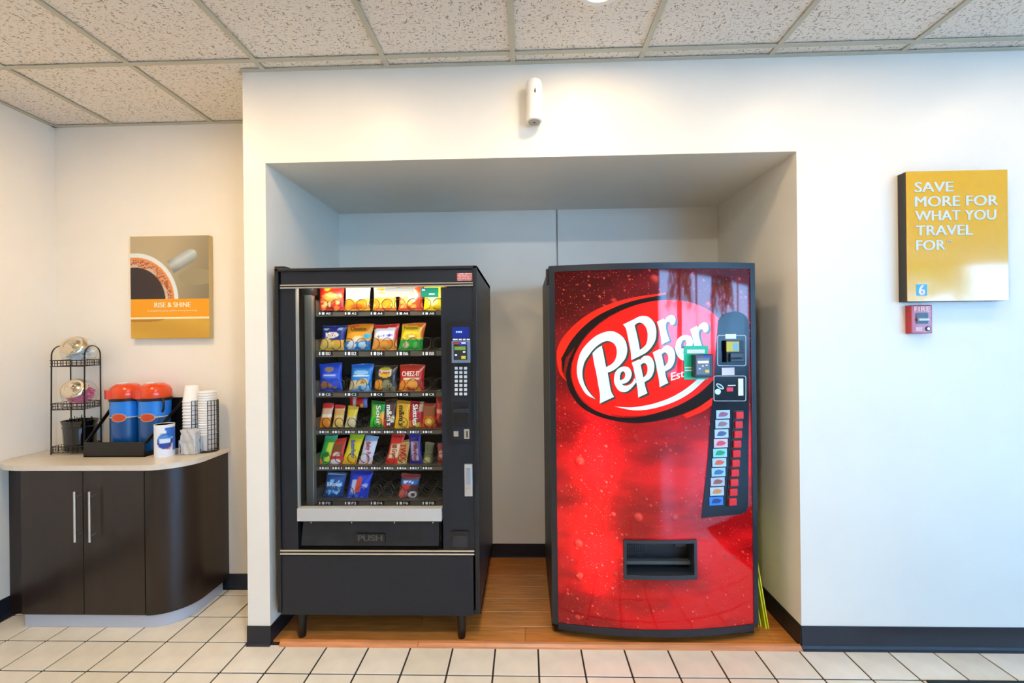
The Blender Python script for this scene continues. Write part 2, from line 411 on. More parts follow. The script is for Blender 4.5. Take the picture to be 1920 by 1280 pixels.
# ================================================================== SNACK MACHINE
sx0, sx1 = at(519, 760, 0).x, at(897, 760, 0).x
sz1, sz0 = at(700, 501, 0).z, at(700, 1152, 0).z
snack = thing('snack_vending_machine', 'black glass-front snack vending machine standing in the left of the niche', 'vending machine', ((sx0+sx1)/2, .42, .012))
def R(u0, u1, v0, v1, Y=0): return rect(u0, u1, v0, v1, Y)
gx0, gx1, gz0, gz1 = R(557, 829, 539, 952)
SB = .82                        # back of machine
bm = B()
box(bm, sx0, sx0+.018, .012, SB, sz0, sz1); box(bm, sx1-.018, sx1, .012, SB, sz0, sz1)
box(bm, sx0, sx1, SB-.02, SB, sz0, sz1); box(bm, sx0, sx1, .012, SB, sz1-.02, sz1); box(bm, sx0, sx1, .012, SB, sz0, sz0+.02)
finish('cabinet', bm, M_BLACK_TEX, snack)
# raised rim round the door
bm = B(); lx0, lx1, lz0, lz1 = R(527, 889, 507, 1152)
box(bm, sx0, lx0, -.012, .02, sz0+.012, sz1, .004); box(bm, lx1, sx1, -.012, .02, sz0+.012, sz1, .004); box(bm, sx0, sx1, -.012, .02, lz1, sz1, .004)
finish('door_rim', bm, M_BLACK, snack)
pbox('top_hinge', snack, M_BLACK, sx0-.002, sx0+.05, -.006, .05, sz1, sz1+.012, .003)
# interior
M_INT = mat('interior liner', '#3a352c', .6)
bm = B(); ix0, ix1 = gx0-.055, gx1+.05; iy = .62
for b in ((ix0-.006, ix0, .03, iy, gz0-.03, gz1+.05), (ix1, ix1+.006, .03, iy, gz0-.03, gz1+.05), (ix0, ix1, iy, iy+.006, gz0-.03, gz1+.05), (ix0, ix1, .03, iy, gz1+.05, gz1+.056), (ix0, ix1, .03, iy, gz0-.036, gz0-.03)): box(bm, *b)
finish('interior_liner', bm, M_INT, snack)
pbox('light_tube', snack, mat('fluorescent tube', '#fff6dc', .3, emit=27, ecol=(1, .93, .76)), gx0+.02, gx1, .035, .055, gz1+.016, gz1+.036, .006)
x0, x1, z0, z1 = R(574, 589, 553, 948, .1)
bm = B(); box(bm, x0, x1, .09, .12, gz0-.02, z1, .004); finish('tray_rail', bm, mat('rail aluminium', '#8f8e86', .35, metal=.7), snack)
pbox('rail_cap', snack, M_BLACK, x0-.012, x1+.008, .09, .13, z1, z1+.05)
# door pieces
dk = dict(bev=.003)
prect('header_panel', snack, M_BLACK_TEX, 527, 889, 507, 531.5, 0, -.002, .03)
prect('side_panel', snack, M_BLACK_TEX, 527, 557, 538, 1030, 0, -.002, .03)
ctl = prect('control_column', snack, M_BLACK_TEX, 829, 888.5, 538, 1030, 0, -.002, .03)
for v0, v1 in ((531.2, 533.6), (535.8, 538.6), (1030.5, 1033.8), (1036.5, 1039.8)):
    prect('chrome_trim', snack, M_CHROME, 525, 889.5, v0, v1, -.01, -.012, .006, .001)
for v0, v1 in ((533.6, 535.8), (1033.8, 1036.5)): prect('trim_groove', snack, M_PLASTIC, 525, 889.5, v0, v1, -.005, -.006, .006)
prect('kick_panel', snack, M_BLACK_TEX, 527, 888, 1040.5, 1152, 0, -.006, .03, .003)
pbox('glass', snack, M_VGLASS, gx0, gx1, .004, .009, gz0, gz1)
pbox('glass_edge', snack, mat('glass edge', '#9a9a92', .3), gx0-.001, gx0+.004, -.003, .02, gz0, gz1)
prect('silver_bar', snack, M_SILVER, 557, 828, 953, 977, -.02, -.022, .02, .003)
prect('flap_recess', snack, M_PLASTIC, 558, 828, 978, 1030, .05, .05, .09)
fx0, fx1, fz0, fz1 = R(566, 823, 980, 1021, .005)
bm = B(); vprism(bm, [(fx0, .0), (fx1, .0), (fx1, .012), (fx0, .012)], fz0, fz1)
for v in bm.verts:
    if v.co.z < (fz0+fz1)/2: v.co.y -= .004
    else: v.co.y += .02
flap = finish('push_flap', bm, mat('worn black flap', '#1b1c20', .42, var=.5, vscale=14), snack)
a = R(666, 722, 1000, 1017, -.002); bm = B(); box(bm, a[0], a[1], -.0055, .006, a[2], a[3], .001); finish('push_plate', bm, M_PLASTIC, flap)
a = R(671, 717, 1003, 1014, -.006); letters('push_lettering', 'PUSH', mat('worn raised letters', '#4a4a4c', .5), flap, *a, -.006, .03)
for uu in (584, 660, 740, 812):
    a = at(uu, 979, 0); bm = B(); disc_y(bm, a.x, a.z, -.004, .004, .003, 8); finish('screw', bm, M_CHROME, snack)
# sticker, tags on the glass
a = R(857, 888, 512, 526, 0)
st = paint_grid('warning_sticker', *a, -.0026, 30, 14, lambda s, t: col('#e9d9d4') if (int(t*14) % 3 == 1 and .06 < s < .94 and random.random() < .75) else col('#c05a55'), M_PRINT, snack)
prect('white_card', snack, mat('white card', '#fff4dc', .6), 722, 777, 539, 556, .002, .001, .0035)
gc = prect('green_card', snack, mat('teal card', '#0fa37c', .5), 789, 822, 539, 557, .002, .001, .0035)
for (u0, u1, v0, v1) in ((791, 797, 541.5, 545), (804, 815, 549.5, 552.5)):
    prect('card_print', gc, M_WHITE_PRINT, u0, u1, v0, v1, 0, .0004, .001)
# control stack
x0, x1, z0, z1 = R(838, 888, 604, 831, -.01)
bm = B(); yprism(bm, rrect(x0, x1, z0, z1, .012), -.012, .0); cf = finish('control_frame', bm, M_PLASTIC, snack)
x0, x1, z0, z1 = R(846, 883, 610, 826, -.012)
bm = B(); yprism(bm, rrect(x0, x1, z0, z1, .008), -.016, -.011); finish('control_plate', bm, M_BLACK_TEX, snack)
d = prect('display', snack, mat('blue display', '#0b1f6a', .2, emit=.35, ecol='#1030a0'), 848, 880, 613, 634, -.016, -.018, -.012)
for k in range(4): prect('display_text', d, mat('lit text', '#9fd2ff', .4, emit=.6), 855+k*3, 857+k*3, 620.5, 623.5, -.018, -.0188, -.0175)
for u0, u1 in ((849, 858), (860, 866), (868, 873), (875, 881)): prect('plate_print', snack, M_WHITE_PRINT, u0, u1, 635, 637.6, -.017, -.0166, -.0158)
cr = prect('card_reader', snack, mat('reader housing', '#6a7c90', .35), 847.5, 882, 639, 680, -.03, -.045, -.014, .004)
def reader_face(s, t):
    if t > .8: return col('#2a2ec0') if s > .45 else col('#3a2640')
    return col('#20242c')
a = R(850.5, 876, 640.5, 674.5, -.046); face = paint_grid('reader_face', *a, -.0456, 24, 30, reader_face, M_PRINT, cr)
def rsub(parent, m, u0, u1, v0, v1, Y, nm='reader_print'): return prect(nm, parent, m, u0, u1, v0, v1, Y, Y-.0012, Y+.0008)
rsub(cr, mat('green lcd', '#6c8f3a', .3, emit=.25), 852, 873, 649.5, 656, -.0456, 'lcd')
rsub(cr, mat('yellow tag', '#d6c832', .4), 865, 873, 667, 672.5, -.0456); rsub(cr, M_WHITE_PRINT, 868, 872.5, 658, 661, -.0456); rsub(cr, M_WHITE_PRINT, 853, 857, 664, 667, -.0456)
rsub(cr, M_WHITE_PRINT, 865, 873, 641.5, 644, -.0456); rsub(cr, mat('red tag', '#c23a3a', .4), 852, 861, 641.8, 644.6, -.0456)
M_KEY = mat('key cap', '#c9cdd2', .35)
keys = '1 2 3 4 5 6 7 8 9 A B C D E F G H J * 0 #'.split()
for r in range(7):
    for c in range(3):
        u, v = 855.5+c*8.7, 690+r*8.05
        a = R(u-2.9, u+2.9, v-2.6, v+2.6, -.018)
        kb = pbox('key', snack, M_KEY, a[0], a[1], -.021, -.015, a[2], a[3], .0015)
b = prect('bill_slot', snack, M_PLASTIC, 849, 880, 755, 796, -.02, -.024, -.014, .003)
prect('bill_mouth', b, mat('slot black', '#020203', .6), 851, 879, 775, 780, -.026, -.026, -.02)
prect('bill_lip', b, mat('dark plastic lip', '#23262c', .35), 850, 880, 766, 774, -.028, -.034, -.02, .003)
prect('return_button', snack, M_CHROME, 850.5, 859.5, 808, 818, -.02, -.021, -.014, .001)
c_ = prect('coin_slot', snack, M_CHROME, 870, 880, 804, 822.5, -.02, -.021, -.014, .001)
prect('slot_opening', c_, M_BLACK, 874.5, 877, 808, 820, -.0212, -.0216, -.02)
h_ = prect('door_lock_handle', snack, mat('lock plate', '#c3c4c4', .35, metal=.6), 871, 886, 870, 930, -.01, -.014, 0, .003)
prect('handle_grip', h_, mat('lock grip', '#a8b4c4', .3, metal=.8), 874, 883, 877, 908, -.015, -.02, -.013, .003)
a = at(878.5, 918, -.014); bm = B(); disc_y(bm, a.x, a.z, -.019, -.013, .009, 20); finish('lock_cylinder', bm, M_CHROME, h_)
x0, x1, z0, z1 = R(845, 880, 995, 1029, -.006)
bm = B(); yprism(bm, rrect(x0, x1, z0, z1, .012), -.01, .0); cup = finish('coin_return', bm, M_PLASTIC, snack)
x0, x1, z0, z1 = R(849, 876, 1003, 1025, -.011); bm = B(); yprism(bm, rrect(x0, x1, z0, z1, .014), -.013, -.009); finish('return_flap', bm, mat('return flap', '#22262d', .25), cup)
# legs
for (u, Y) in ((566, .05), (865.5, .05), (566, .74), (865.5, .74)):
    x = at(u, 1180, .045).x; bm = B(); lathe(bm, [(.017, .012), (.019, .02), (.024, sz0+.012)], x, Y, 16)
    finish('leg', bm, M_PLASTIC, snack, smooth=True)
# trays with coils and tags
M_TRAY = mat('tray steel', '#5d594e', .4, metal=.3); M_COIL = mat('coil wire', '#4a463e', .3, metal=.6)
YT = .12
def coil_mesh(rad, turns, name):
    bm = B(); pts = []; n = 16
    for k in range(int(turns*n)+1):
        a = 2*math.pi*k/n; pts.append((rad*math.sin(a), .042*k/n, rad*(1-math.cos(a))+.002))
    tube(bm, pts, .0017, 5); return mesh_of(name, bm, M_COIL, True)
COIL_S = coil_mesh(.0265, 8, 'coil'); COIL_L = coil_mesh(.031, 8, 'coil')
rows = [('A', 583, 592, 5), ('B', 657, 668, 5), ('C', 734.5, 744, 5), ('D', 805, 814, 10), ('E', 873, 881.5, 10), ('F', 938, 947.5, 5)]
TRAYZ = {}; TAGTXT = {}
for L, v0, v1, n in rows:
    tx0, tx1 = at(592, v0, YT).x, ix1-.004
    zb, zt = at(711, v1, YT).z, at(711, v0, YT).z; TRAYZ[L] = zt
    bm = B(); box(bm, tx0, tx1, YT, YT+.004, zb, zt); box(bm, tx0, tx1, YT, iy-.02, zt-.004, zt-.001); box(bm, tx0, tx0+.002, YT, iy-.02, zt, zt+.06); 
    tr = finish('tray', bm, M_TRAY, snack)
    us = [614+k*48.5 for k in range(5)] if n == 5 else [608+k*24.2 for k in range(10)]
    for k, u in enumerate(us):
        x = at(u, v0, YT).x
        if n == 5:
            for s in (-1, 1): piece('spiral_coil', COIL_L, tr, (x+s*.034, YT+.004, zt+.001))
        else: piece('spiral_coil', COIL_S, tr, (x, YT+.004, zt+.001))
        code = L+str(k*2 if n == 5 else k)
        w = 14 if n == 5 else 8.5
        du = -16 if n == 5 else -9
        ub = u+du
        if ub+w*1.6 > 829: continue
        prect('price_tag', tr, M_BLACK, ub-1, ub+(26 if n == 5 else 19), v0+1.2, v1-1.2, YT, YT-.0015, YT)
        a = rect(ub+(13 if n == 5 else 10.5), ub+(22 if n == 5 else 18), v0+2.4, v1-2.4, YT); letters('tag_lettering', code, M_WHITE_PRINT, tr, *a, YT-.0018, .02)
        a = rect(ub+(6 if n == 5 else 5), ub+(10.5 if n == 5 else 8.5), v0+2.4, v1-2.4, YT); pbox('price_dot', tr, M_WHITE_PRINT, a[0], a[1], YT-.0025, YT-.001, a[2], a[3])
        a = rect(ub+.5, ub+3, v0+2.4, v1-2.4, YT); pbox('price_dot', tr, M_WHITE_PRINT, a[0], a[1], YT-.0025, YT-.001, a[2], a[3])

# ------------------------------------------------------------------ snacks on the trays
def paint(base, layers, seed=1):
    rnd = random.Random(seed); L = []
    for l in layers:
        if l[0] == 'blobs':
            _, s0, s1, t0, t1, c, n, r = l
            for _k in range(n): L.append(('ell', rnd.uniform(s0, s1), rnd.uniform(t0, t1), r*rnd.uniform(.6, 1.2), r*rnd.uniform(.5, 1), col(c)))
        else: L.append((*l[:-1], col(l[-1])))
    base = col(base)
    def fn(s, t):
        c = base
        for l in L:
            if l[0] == 'rect' and l[1] <= s <= l[2] and l[3] <= t <= l[4]: c = l[5]
            elif l[0] == 'ell' and ((s-l[1])/l[3])**2+((t-l[2])/l[4])**2 < 1: c = l[5]
            elif l[0] == 'slant' and t > l[1]+l[2]*s: c = l[3]
        return c
    return fn
def pack(name, u0, u1, v0, v1, fn, label, lean=0, T=.02, Y=.165, text=None, group='snacks in the vending machine', cat='snack', nx=20, nz=26, back=.1):
    """a sealed film bag: bulging body, crimped ends, its front print given by fn"""
    x0, x1, z0, z1 = rect(u0, u1, v0, v1, Y); w, h, cx = x1-x0, z1-z0, (x0+x1)/2
    rnd = random.Random(int(u0*7+v1)); ph = rnd.random()*6
    bm = B(); lay = bm.verts.layers.float_color.new('print'); grids = []
    for side in (-1, 1):
        gr = []
        for j in range(nz+1):
            t = j/nz; row = []
            for i in range(nx+1):
                s = i/nx
                tt = min(max((t-.06)/.88, 0), 1)
                prof = (max(0, 1-abs(2*s-1)**2.6))**.6*(math.sin(math.pi*tt))**.55 if 0 < tt < 1 else 0
                narrow = 1-.06*math.sin(math.pi*tt)
                wr = .06*math.sin(9*s+ph+5*t)*math.sin(7*t+ph)
                yy = Y + side*T*prof*(1+wr) + back*h*t + (.0015*math.sin(60*s) if tt in (0, 1) else 0)
                zz = z0+h*t + .004*math.sin(3*s+ph)*(1 if t > .9 else 0)
                vtx = bm.verts.new((cx+(s-.5)*w*narrow+lean*w*(t-.5), yy + side*.0004, zz))
                vtx[lay] = (*fn(s, t), 1); row.append(vtx)
            gr.append(row)
        grids.append(gr)
    for gr in grids:
        for j in range(nz):
            for i in range(nx): bm.faces.new((gr[j][i], gr[j][i+1], gr[j+1][i+1], gr[j+1][i]))
    F_, K_ = grids
    for i in range(nx):
        bm.faces.new((F_[0][i], F_[0][i+1], K_[0][i+1], K_[0][i])); bm.faces.new((F_[nz][i], F_[nz][i+1], K_[nz][i+1], K_[nz][i]))
    for j in range(nz):
        bm.faces.new((F_[j][0], F_[j+1][0], K_[j+1][0], K_[j][0])); bm.faces.new((F_[j][nx], F_[j+1][nx], K_[j+1][nx], K_[j][nx]))
    ob = finish(name, bm, M_FILM, smooth=True, label=label, cat=cat, group=group)
    if text:
        s_, (a0, a1, b0, b1), c, bold, rot = text
        tm = mat('pack lettering '+c, c, .4)
        yy = Y-T*1.05+back*h*(b0+b1)/2-.001
        sh = lean*w*((b0+b1)/2-.5)
        lt = letters('lettering', s_, tm, ob, cx+(a0-.5)*w+sh, cx+(a1-.5)*w+sh, z0+h*b0, z0+h*b1, yy, bold, rot)
    return ob
W_ = '#f6f2e8'
# top shelf
pack('snack_bag', 597, 645, 531, 582, paint('#d4281c', [('slant', .62, .5, '#b81f18'), ('ell', .5, .5, .28, .16, '#f2a02a'), ('blobs', .15, .9, .08, .6, '#f0883c', 12, .1), ('blobs', .2, .9, .1, .35, '#f3c27a', 5, .09), ('ell', .35, .8, .12, .1, '#f5b31c'), ('ell', .85, .95, .1, .05, W_)]), 'red bag of orange corn chips, first on the top shelf', text=('Doritos', (.02, .6, .92, 1.02), W_, .02, 0))
pack('snack_bag', 646, 694, 531, 582, paint('#f5f0e0', [('rect', 0, 1, .88, 1, '#4aa0d8'), ('blobs', .05, .95, .1, .38, '#f5a21e', 14, .14), ('rect', 0, 1, 0, .2, '#f0971c'), ('ell', .5, .7, .25, .1, '#efe6a0'), ('ell', .5, .15, .25, .1, '#e8661c')]), 'white and orange chip bag with a blue top edge on the top shelf', lean=.02)
pack('snack_bag', 699, 743, 531, 582, paint('#f6d65a', [('rect', 0, 1, .5, 1, '#f9efc0'), ('blobs', .1, .9, .1, .45, '#f0a224', 12, .13), ('ell', .4, .78, .3, .05, '#c98a30'), ('ell', .45, .65, .3, .04, '#c98a30'), ('rect', 0, 1, 0, .08, '#e8661c')]), 'pale yellow snack bag with golden pieces, third on the top shelf')
pack('snack_bag', 747, 793, 531, 582, paint('#e8541c', [('ell', .45, .55, .36, .3, '#f7e4c0'), ('blobs', .15, .8, .12, .5, '#f4b052', 8, .12), ('rect', .85, 1, .3, 1, '#d8371a'), ('rect', 0, 1, 0, .1, '#d8371a')]), 'orange and white snack bag behind the white card on the top shelf')
pack('snack_bag', 794, 838, 531, 582, paint('#f4d818', [('ell', .42, .38, .22, .2, '#f8efb0'), ('rect', 0, 1, 0, .1, '#e8c010'), ('rect', .86, 1, .5, 1, '#f08a1c')]), 'bright yellow chip bag behind the teal card on the top shelf')
# second shelf
pack('snack_bag', 601, 647, 609, 656.5, paint('#1f2f86', [('rect', 0, 1, 0, .42, '#eeb23a'), ('blobs', .1, .9, .05, .42, '#f5cf68', 7, .15), ('ell', .48, .6, .28, .12, '#e8dccb'), ('ell', .48, .6, .17, .06, '#c44a2a'), ('ell', .78, .84, .1, .07, '#bcd4ee'), ('ell', .2, .84, .14, .04, '#c9d8c0')]), 'navy and yellow chip bag, first on the second shelf', lean=.1, text=('Lays', (.25, .75, .53, .7), W_, .02, 0))
pack('snack_bag', 647, 697, 608, 656.5, paint('#f1a01c', [('slant', .9, .05, '#e8651c'), ('rect', 0, 1, 0, .36, '#1f83c8'), ('ell', .3, .2, .16, .16, '#e6eef2'), ('ell', .72, .2, .14, .14, '#bfe0f0'), ('ell', .5, .45, .2, .12, '#f3d9a0'), ('ell', .85, .55, .14, .1, '#38a8c4'), ('ell', .5, .42, .1, .07, '#fff4e0')]), 'orange and blue puffed snack bag, second on the second shelf', lean=.14, text=('Cheetos', (.2, .78, .76, .9), '#5a2c10', .03, 0))
pack('snack_bag', 699, 746, 607, 656.5, paint('#f4f0f0', [('slant', .8, .08, '#dc2f22'), ('rect', 0, 1, 0, .42, '#ee8a24'), ('blobs', .05, .95, .05, .4, '#f3a544', 6, .16), ('ell', .5, .55, .3, .09, '#e9e4f2'), ('blobs', .22, .78, .5, .6, '#3a3fae', 9, .05), ('rect', .86, 1, .42, 1, '#d9382a')]), 'red, white and orange chip bag, third on the second shelf', lean=.1)
pack('snack_bag', 750, 795, 606, 656.5, paint('#f5d020', [('rect', 0, 1, 0, .42, '#1faa3a'), ('slant', .95, -.1, '#ef7a22'), ('rect', .88, 1, .5, 1, '#ee7d26'), ('ell', .5, .52, .26, .1, '#d8a83a'), ('ell', .5, .52, .13, .05, '#e8e0a0'), ('ell', .3, .2, .12, .12, '#e2c98a'), ('ell', .72, .2, .1, .12, '#59d060')]), 'yellow and green onion ring bag, fourth on the second shelf', lean=.15, text=('Funyuns', (.15, .72, .76, .9), '#7a3a10', .02, 0))
# third shelf
pack('snack_bag', 598, 641, 681, 733, paint('#1c4bd0', [('ell', .48, .78, .2, .09, '#a88a5a'), ('rect', .2, .8, .5, .64, '#4a73e0'), ('rect', .25, .75, .56, .61, '#dfe6f6'), ('blobs', .12, .9, .1, .32, '#a8713a', 9, .1), ('rect', 0, 1, 0, .08, '#1c3fae')]), 'royal blue pouch with brown bites, first on the third shelf', lean=-.06)
pack('snack_bag', 656, 698, 683, 733, paint('#2b86d6', [('rect', 0, 1, .85, 1, '#2268c4'), ('ell', .5, .7, .34, .1, '#8cc6ee'), ('rect', .15, .85, .56, .61, '#e8f2f8'), ('rect', 0, .4, .05, .42, '#d9c592'), ('ell', .62, .34, .26, .15, '#e2c88a'), ('ell', .62, .34, .1, .06, '#b5863c'), ('ell', .75, .12, .2, .12, '#9cd2f0')]), 'light blue cookie pouch, second on the third shelf', lean=.1)
pack('snack_bag', 701, 745, 684, 733, paint('#2c2622', [('ell', .5, .72, .3, .2, '#e8d9c8'), ('ell', .5, .86, .24, .07, '#c9b828'), ('ell', .5, .62, .22, .1, '#e3b020'), ('ell', .22, .25, .22, .2, '#ee9a22'), ('blobs', .45, .95, .08, .4, '#8e8a66', 7, .12), ('blobs', .5, .95, .05, .4, '#3a342c', 4, .06)]), 'black snack bag with a round white and yellow badge on the third shelf', text=('Lays', (.28, .72, .66, .78), '#b02828', .03, 0))
pack('snack_bag', 748, 796, 684, 733, paint('#c92b1e', [('rect', 0, 1, .86, 1, '#b3341f'), ('blobs', .12, .95, .08, .42, '#f0902c', 9, .14), ('ell', .58, .28, .22, .15, '#f6a944'), ('rect', .2, .8, .46, .5, '#f6d9b0')]), 'red cheese cracker bag, fourth on the third shelf', lean=.04, text=('CHEEZ-IT', (.14, .82, .58, .76), '#fff6e4', .03, 0))
# fourth shelf: narrow packs
bars4 = [
 (601, 622, 757, 801, '#f0dcc0', [('rect', 0, 1, .82, 1, '#d8262a'), ('rect', 0, 1, .55, .82, '#e2b48a'), ('rect', 0, 1, 0, .45, '#f28c22')], 'sandwich cracker sleeve with orange crackers at the left of the fourth shelf', .3, None),
 (625, 645, 760, 801, '#e9c478', [('rect', 0, 1, .84, 1, '#d22a2c'), ('rect', 0, 1, .55, .82, '#d9a65c'), ('ell', .5, .25, .5, .22, '#f0c060')], 'sandwich cracker sleeve with tan crackers and red top on the fourth shelf', .18, None),
 (649, 669, 762, 801, '#e8c83c', [('rect', 0, 1, .86, 1, '#c9a82a'), ('rect', 0, 1, 0, .5, '#e4d09a')], 'yellow cracker sleeve leaning on the fourth shelf', .28, None),
 (694, 722, 752, 801, '#1f9a2e', [('rect', 0, 1, .9, 1, '#15722a'), ('ell', .3, .65, .2, .2, '#78b428'), ('ell', .85, .35, .2, .25, '#f2a52a'), ('ell', .3, .25, .25, .2, '#46c838')], 'green candy pouch on the fourth shelf', .1, ('Sour', (.45, .75, .1, .85), '#f3f6ea', .03, -1)),
 (719, 742, 749, 801, '#4a2f22', [('ell', .3, .15, .4, .16, '#c6382c'), ('rect', .3, .85, .1, .8, '#5d4030'), ('ell', .8, .3, .2, .12, '#e8d8b0')], 'brown candy packet with white lettering on the fourth shelf', .22, ("m&m's", (.3, .75, .08, .82), '#f4f0e6', .04, -1)),
 (741, 768, 752, 802, '#f0b41c', [('rect', 0, 1, .9, 1, '#d9941a'), ('ell', .5, .2, .34, .16, '#f6c63a')], 'golden yellow candy packet with dark lettering on the fourth shelf', .12, ("m&m's", (.3, .68, .1, .85), '#3a2a20', .04, -1)),
 (767, 793, 752, 801, '#b8202a', [('rect', .75, 1, .6, 1, '#c0a882'), ('ell', .3, .15, .3, .15, '#f08a2a'), ('ell', .7, .1, .2, .1, '#e8d24a')], 'red fruit candy packet with white lettering on the fourth shelf', .12, ('Skittles', (.3, .66, .08, .9), '#fbf8f2', .04, -1)),
 (792, 817, 755, 801, '#c2521e', [('rect', 0, 1, .9, 1, '#a82a20'), ('rect', 0, 1, .5, .9, '#9c5a34'), ('ell', .5, .25, .42, .2, '#f2a524'), ('ell', .55, .25, .2, .1, '#f8d878'), ('rect', 0, 1, 0, .06, '#d83a1e')], 'orange nut candy packet at the right of the fourth shelf', .04, None),
 (817, 838, 745, 801, '#c9403a', [('rect', 0, 1, .5, .6, '#e8a898'), ('blobs', 0, 1, 0, .4, '#7a2420', 5, .2)], 'red packet half hidden at the right end of the fourth shelf', 0, None)]
for u0, u1, v0, v1, b, l, lab, lean, tx in bars4: pack('candy_pack', u0, u1, v0, v1, paint(b, l, int(u0)), lab, lean, .013, text=tx, nx=12, nz=24, cat='candy')
pack('candy_pack', 655, 689, 744, 764, paint('#d6241e', [('rect', .8, 1, 0, 1, '#5a62a8'), ('rect', .2, .35, .1, 1, '#f0dcd0'), ('ell', .7, .2, .1, .2, '#f2b02a')]), 'red packet lying above the yellow cracker sleeve on the fourth shelf', .0, .01, Y=.2, nx=12, nz=12, cat='candy')
bars5 = [
 (602, 626, 816, 870, '#3cae4a', [('rect', .45, .8, .1, .75, '#d9dc3c'), ('rect', 0, 1, .85, 1, '#46b98a'), ('ell', .15, .08, .2, .1, '#e8703a'), ('ell', .5, .35, .25, .1, '#1f7a34')], 'green and yellow candy bar at the left of the fifth shelf', .55, None),
 (619, 645, 822, 870, '#cf2a22', [('rect', 0, 1, .84, 1, '#d8342a'), ('rect', .1, .8, .5, .78, '#8a4a24'), ('ell', .5, .4, .3, .08, '#e8d0c0'), ('ell', .5, .12, .4, .1, '#f0e2da')], 'red wafer bar with a white oval on the fifth shelf', .3, None),
 (648, 675, 813, 870, '#e8d21c', [('rect', 0, 1, .82, 1, '#a8d418'), ('rect', 0, 1, 0, .25, '#eeb01c')], 'yellow and lime candy bar on the fifth shelf', .6, ('Butterfinger', (.3, .72, .2, .8), '#2450b0', .03, -1)),
 (678, 703, 818, 870, '#d6d8e2', [('rect', 0, 1, .82, 1, '#8cb4dc'), ('rect', 0, 1, 0, .15, '#e2b8b0')], 'silver white candy bar with red lettering on the fifth shelf', .5, ('Baby Ruth', (.3, .72, .14, .82), '#b02a3a', .03, -1)),
 (728, 753, 813, 870, '#d9281e', [('rect', .2, .8, .2, .68, '#e8c89a'), ('rect', 0, 1, .76, 1, '#e2281e')], 'red candy bar with cream panel on the fifth shelf', .5, ('100 Grand', (.32, .7, .22, .68), '#b03020', .03, -1)),
 (746, 766, 824, 870, '#c99a4e', [('rect', 0, 1, .9, 1, '#a87a38'), ('rect', 0, 1, 0, .1, '#d8b878')], 'gold caramel cookie bar on the fifth shelf', .35, ('TWIX', (.25, .78, .15, .85), '#c0281e', .05, -1)),
 (767, 790, 814, 870, '#2a1f86', [('rect', .2, .75, .12, .75, '#b8a0b4'), ('rect', 0, 1, .85, 1, '#2420a0')], 'purple candy bar with pale panel on the fifth shelf', -.2, ('MilkyWay', (.28, .68, .14, .74), '#7a2440', .03, -1)),
 (795, 812, 830, 868, '#6d7350', [('ell', .4, .15, .4, .16, '#c9c07a'), ('rect', 0, 1, .6, .9, '#59624a')], 'dull olive candy bar towards the right of the fifth shelf', .25, None),
 (820, 838, 832, 869, '#9a3a36', [('ell', .4, .5, .3, .2, '#d9a8a0')], 'small red bar half hidden at the right end of the fifth shelf', 0, None)]
for u0, u1, v0, v1, b, l, lab, lean, tx in bars5: pack('candy_bar', u0, u1, v0, v1, paint(b, l, int(u0)), lab, lean, .01, text=tx, nx=10, nz=26, cat='candy bar')
# bottom shelf
pack('snack_bag', 608, 646, 886, 934, paint('#1d4f96', [('rect', 0, 1, .85, 1, '#163a74'), ('rect', .1, .9, .9, .94, '#9fd0e8'), ('blobs', .2, .9, .2, .7, '#7cc4ee', 14, .08), ('blobs', .2, .9, .2, .6, '#d8eef8', 5, .06), ('rect', 0, 1, 0, .1, '#123868')], 5), 'blue marshmallow square packet at the left of the bottom shelf', lean=.18, text=('Krispies', (.2, .85, .45, .68), '#d6ecf6', .03, 0))
pack('snack_bag', 652, 694, 883, 936, paint('#1f3ec8', [('rect', .18, .42, .2, .7, '#c4ccea'), ('rect', .4, .6, .3, .7, '#d8482e'), ('ell', .5, .75, .1, .06, '#d8482e'), ('ell', .8, .5, .14, .08, '#a9b8ee'), ('blobs', .1, .9, .05, .25, '#5a78e0', 4, .1), ('rect', 0, 1, .85, 1, '#2436b4')]), 'blue packet with a red figure on the bottom shelf', lean=.24)
pack('snack_bag', 749, 785, 889, 934, paint('#5c3a36', [('rect', 0, 1, .6, .8, '#2c66b0'), ('blobs', .22, .82, .68, .74, '#dfe9f6', 9, .05), ('rect', .15, .55, .42, .6, '#d63a2a'), ('ell', .25, .2, .25, .2, '#d8685a'), ('ell', .75, .18, .22, .16, '#e0dcd8'), ('ell', .78, .18, .12, .08, '#6a2a24'), ('rect', 0, 1, .85, 1, '#a8343a')]), 'red, blue and brown cookie packet on the bottom shelf', lean=.2)

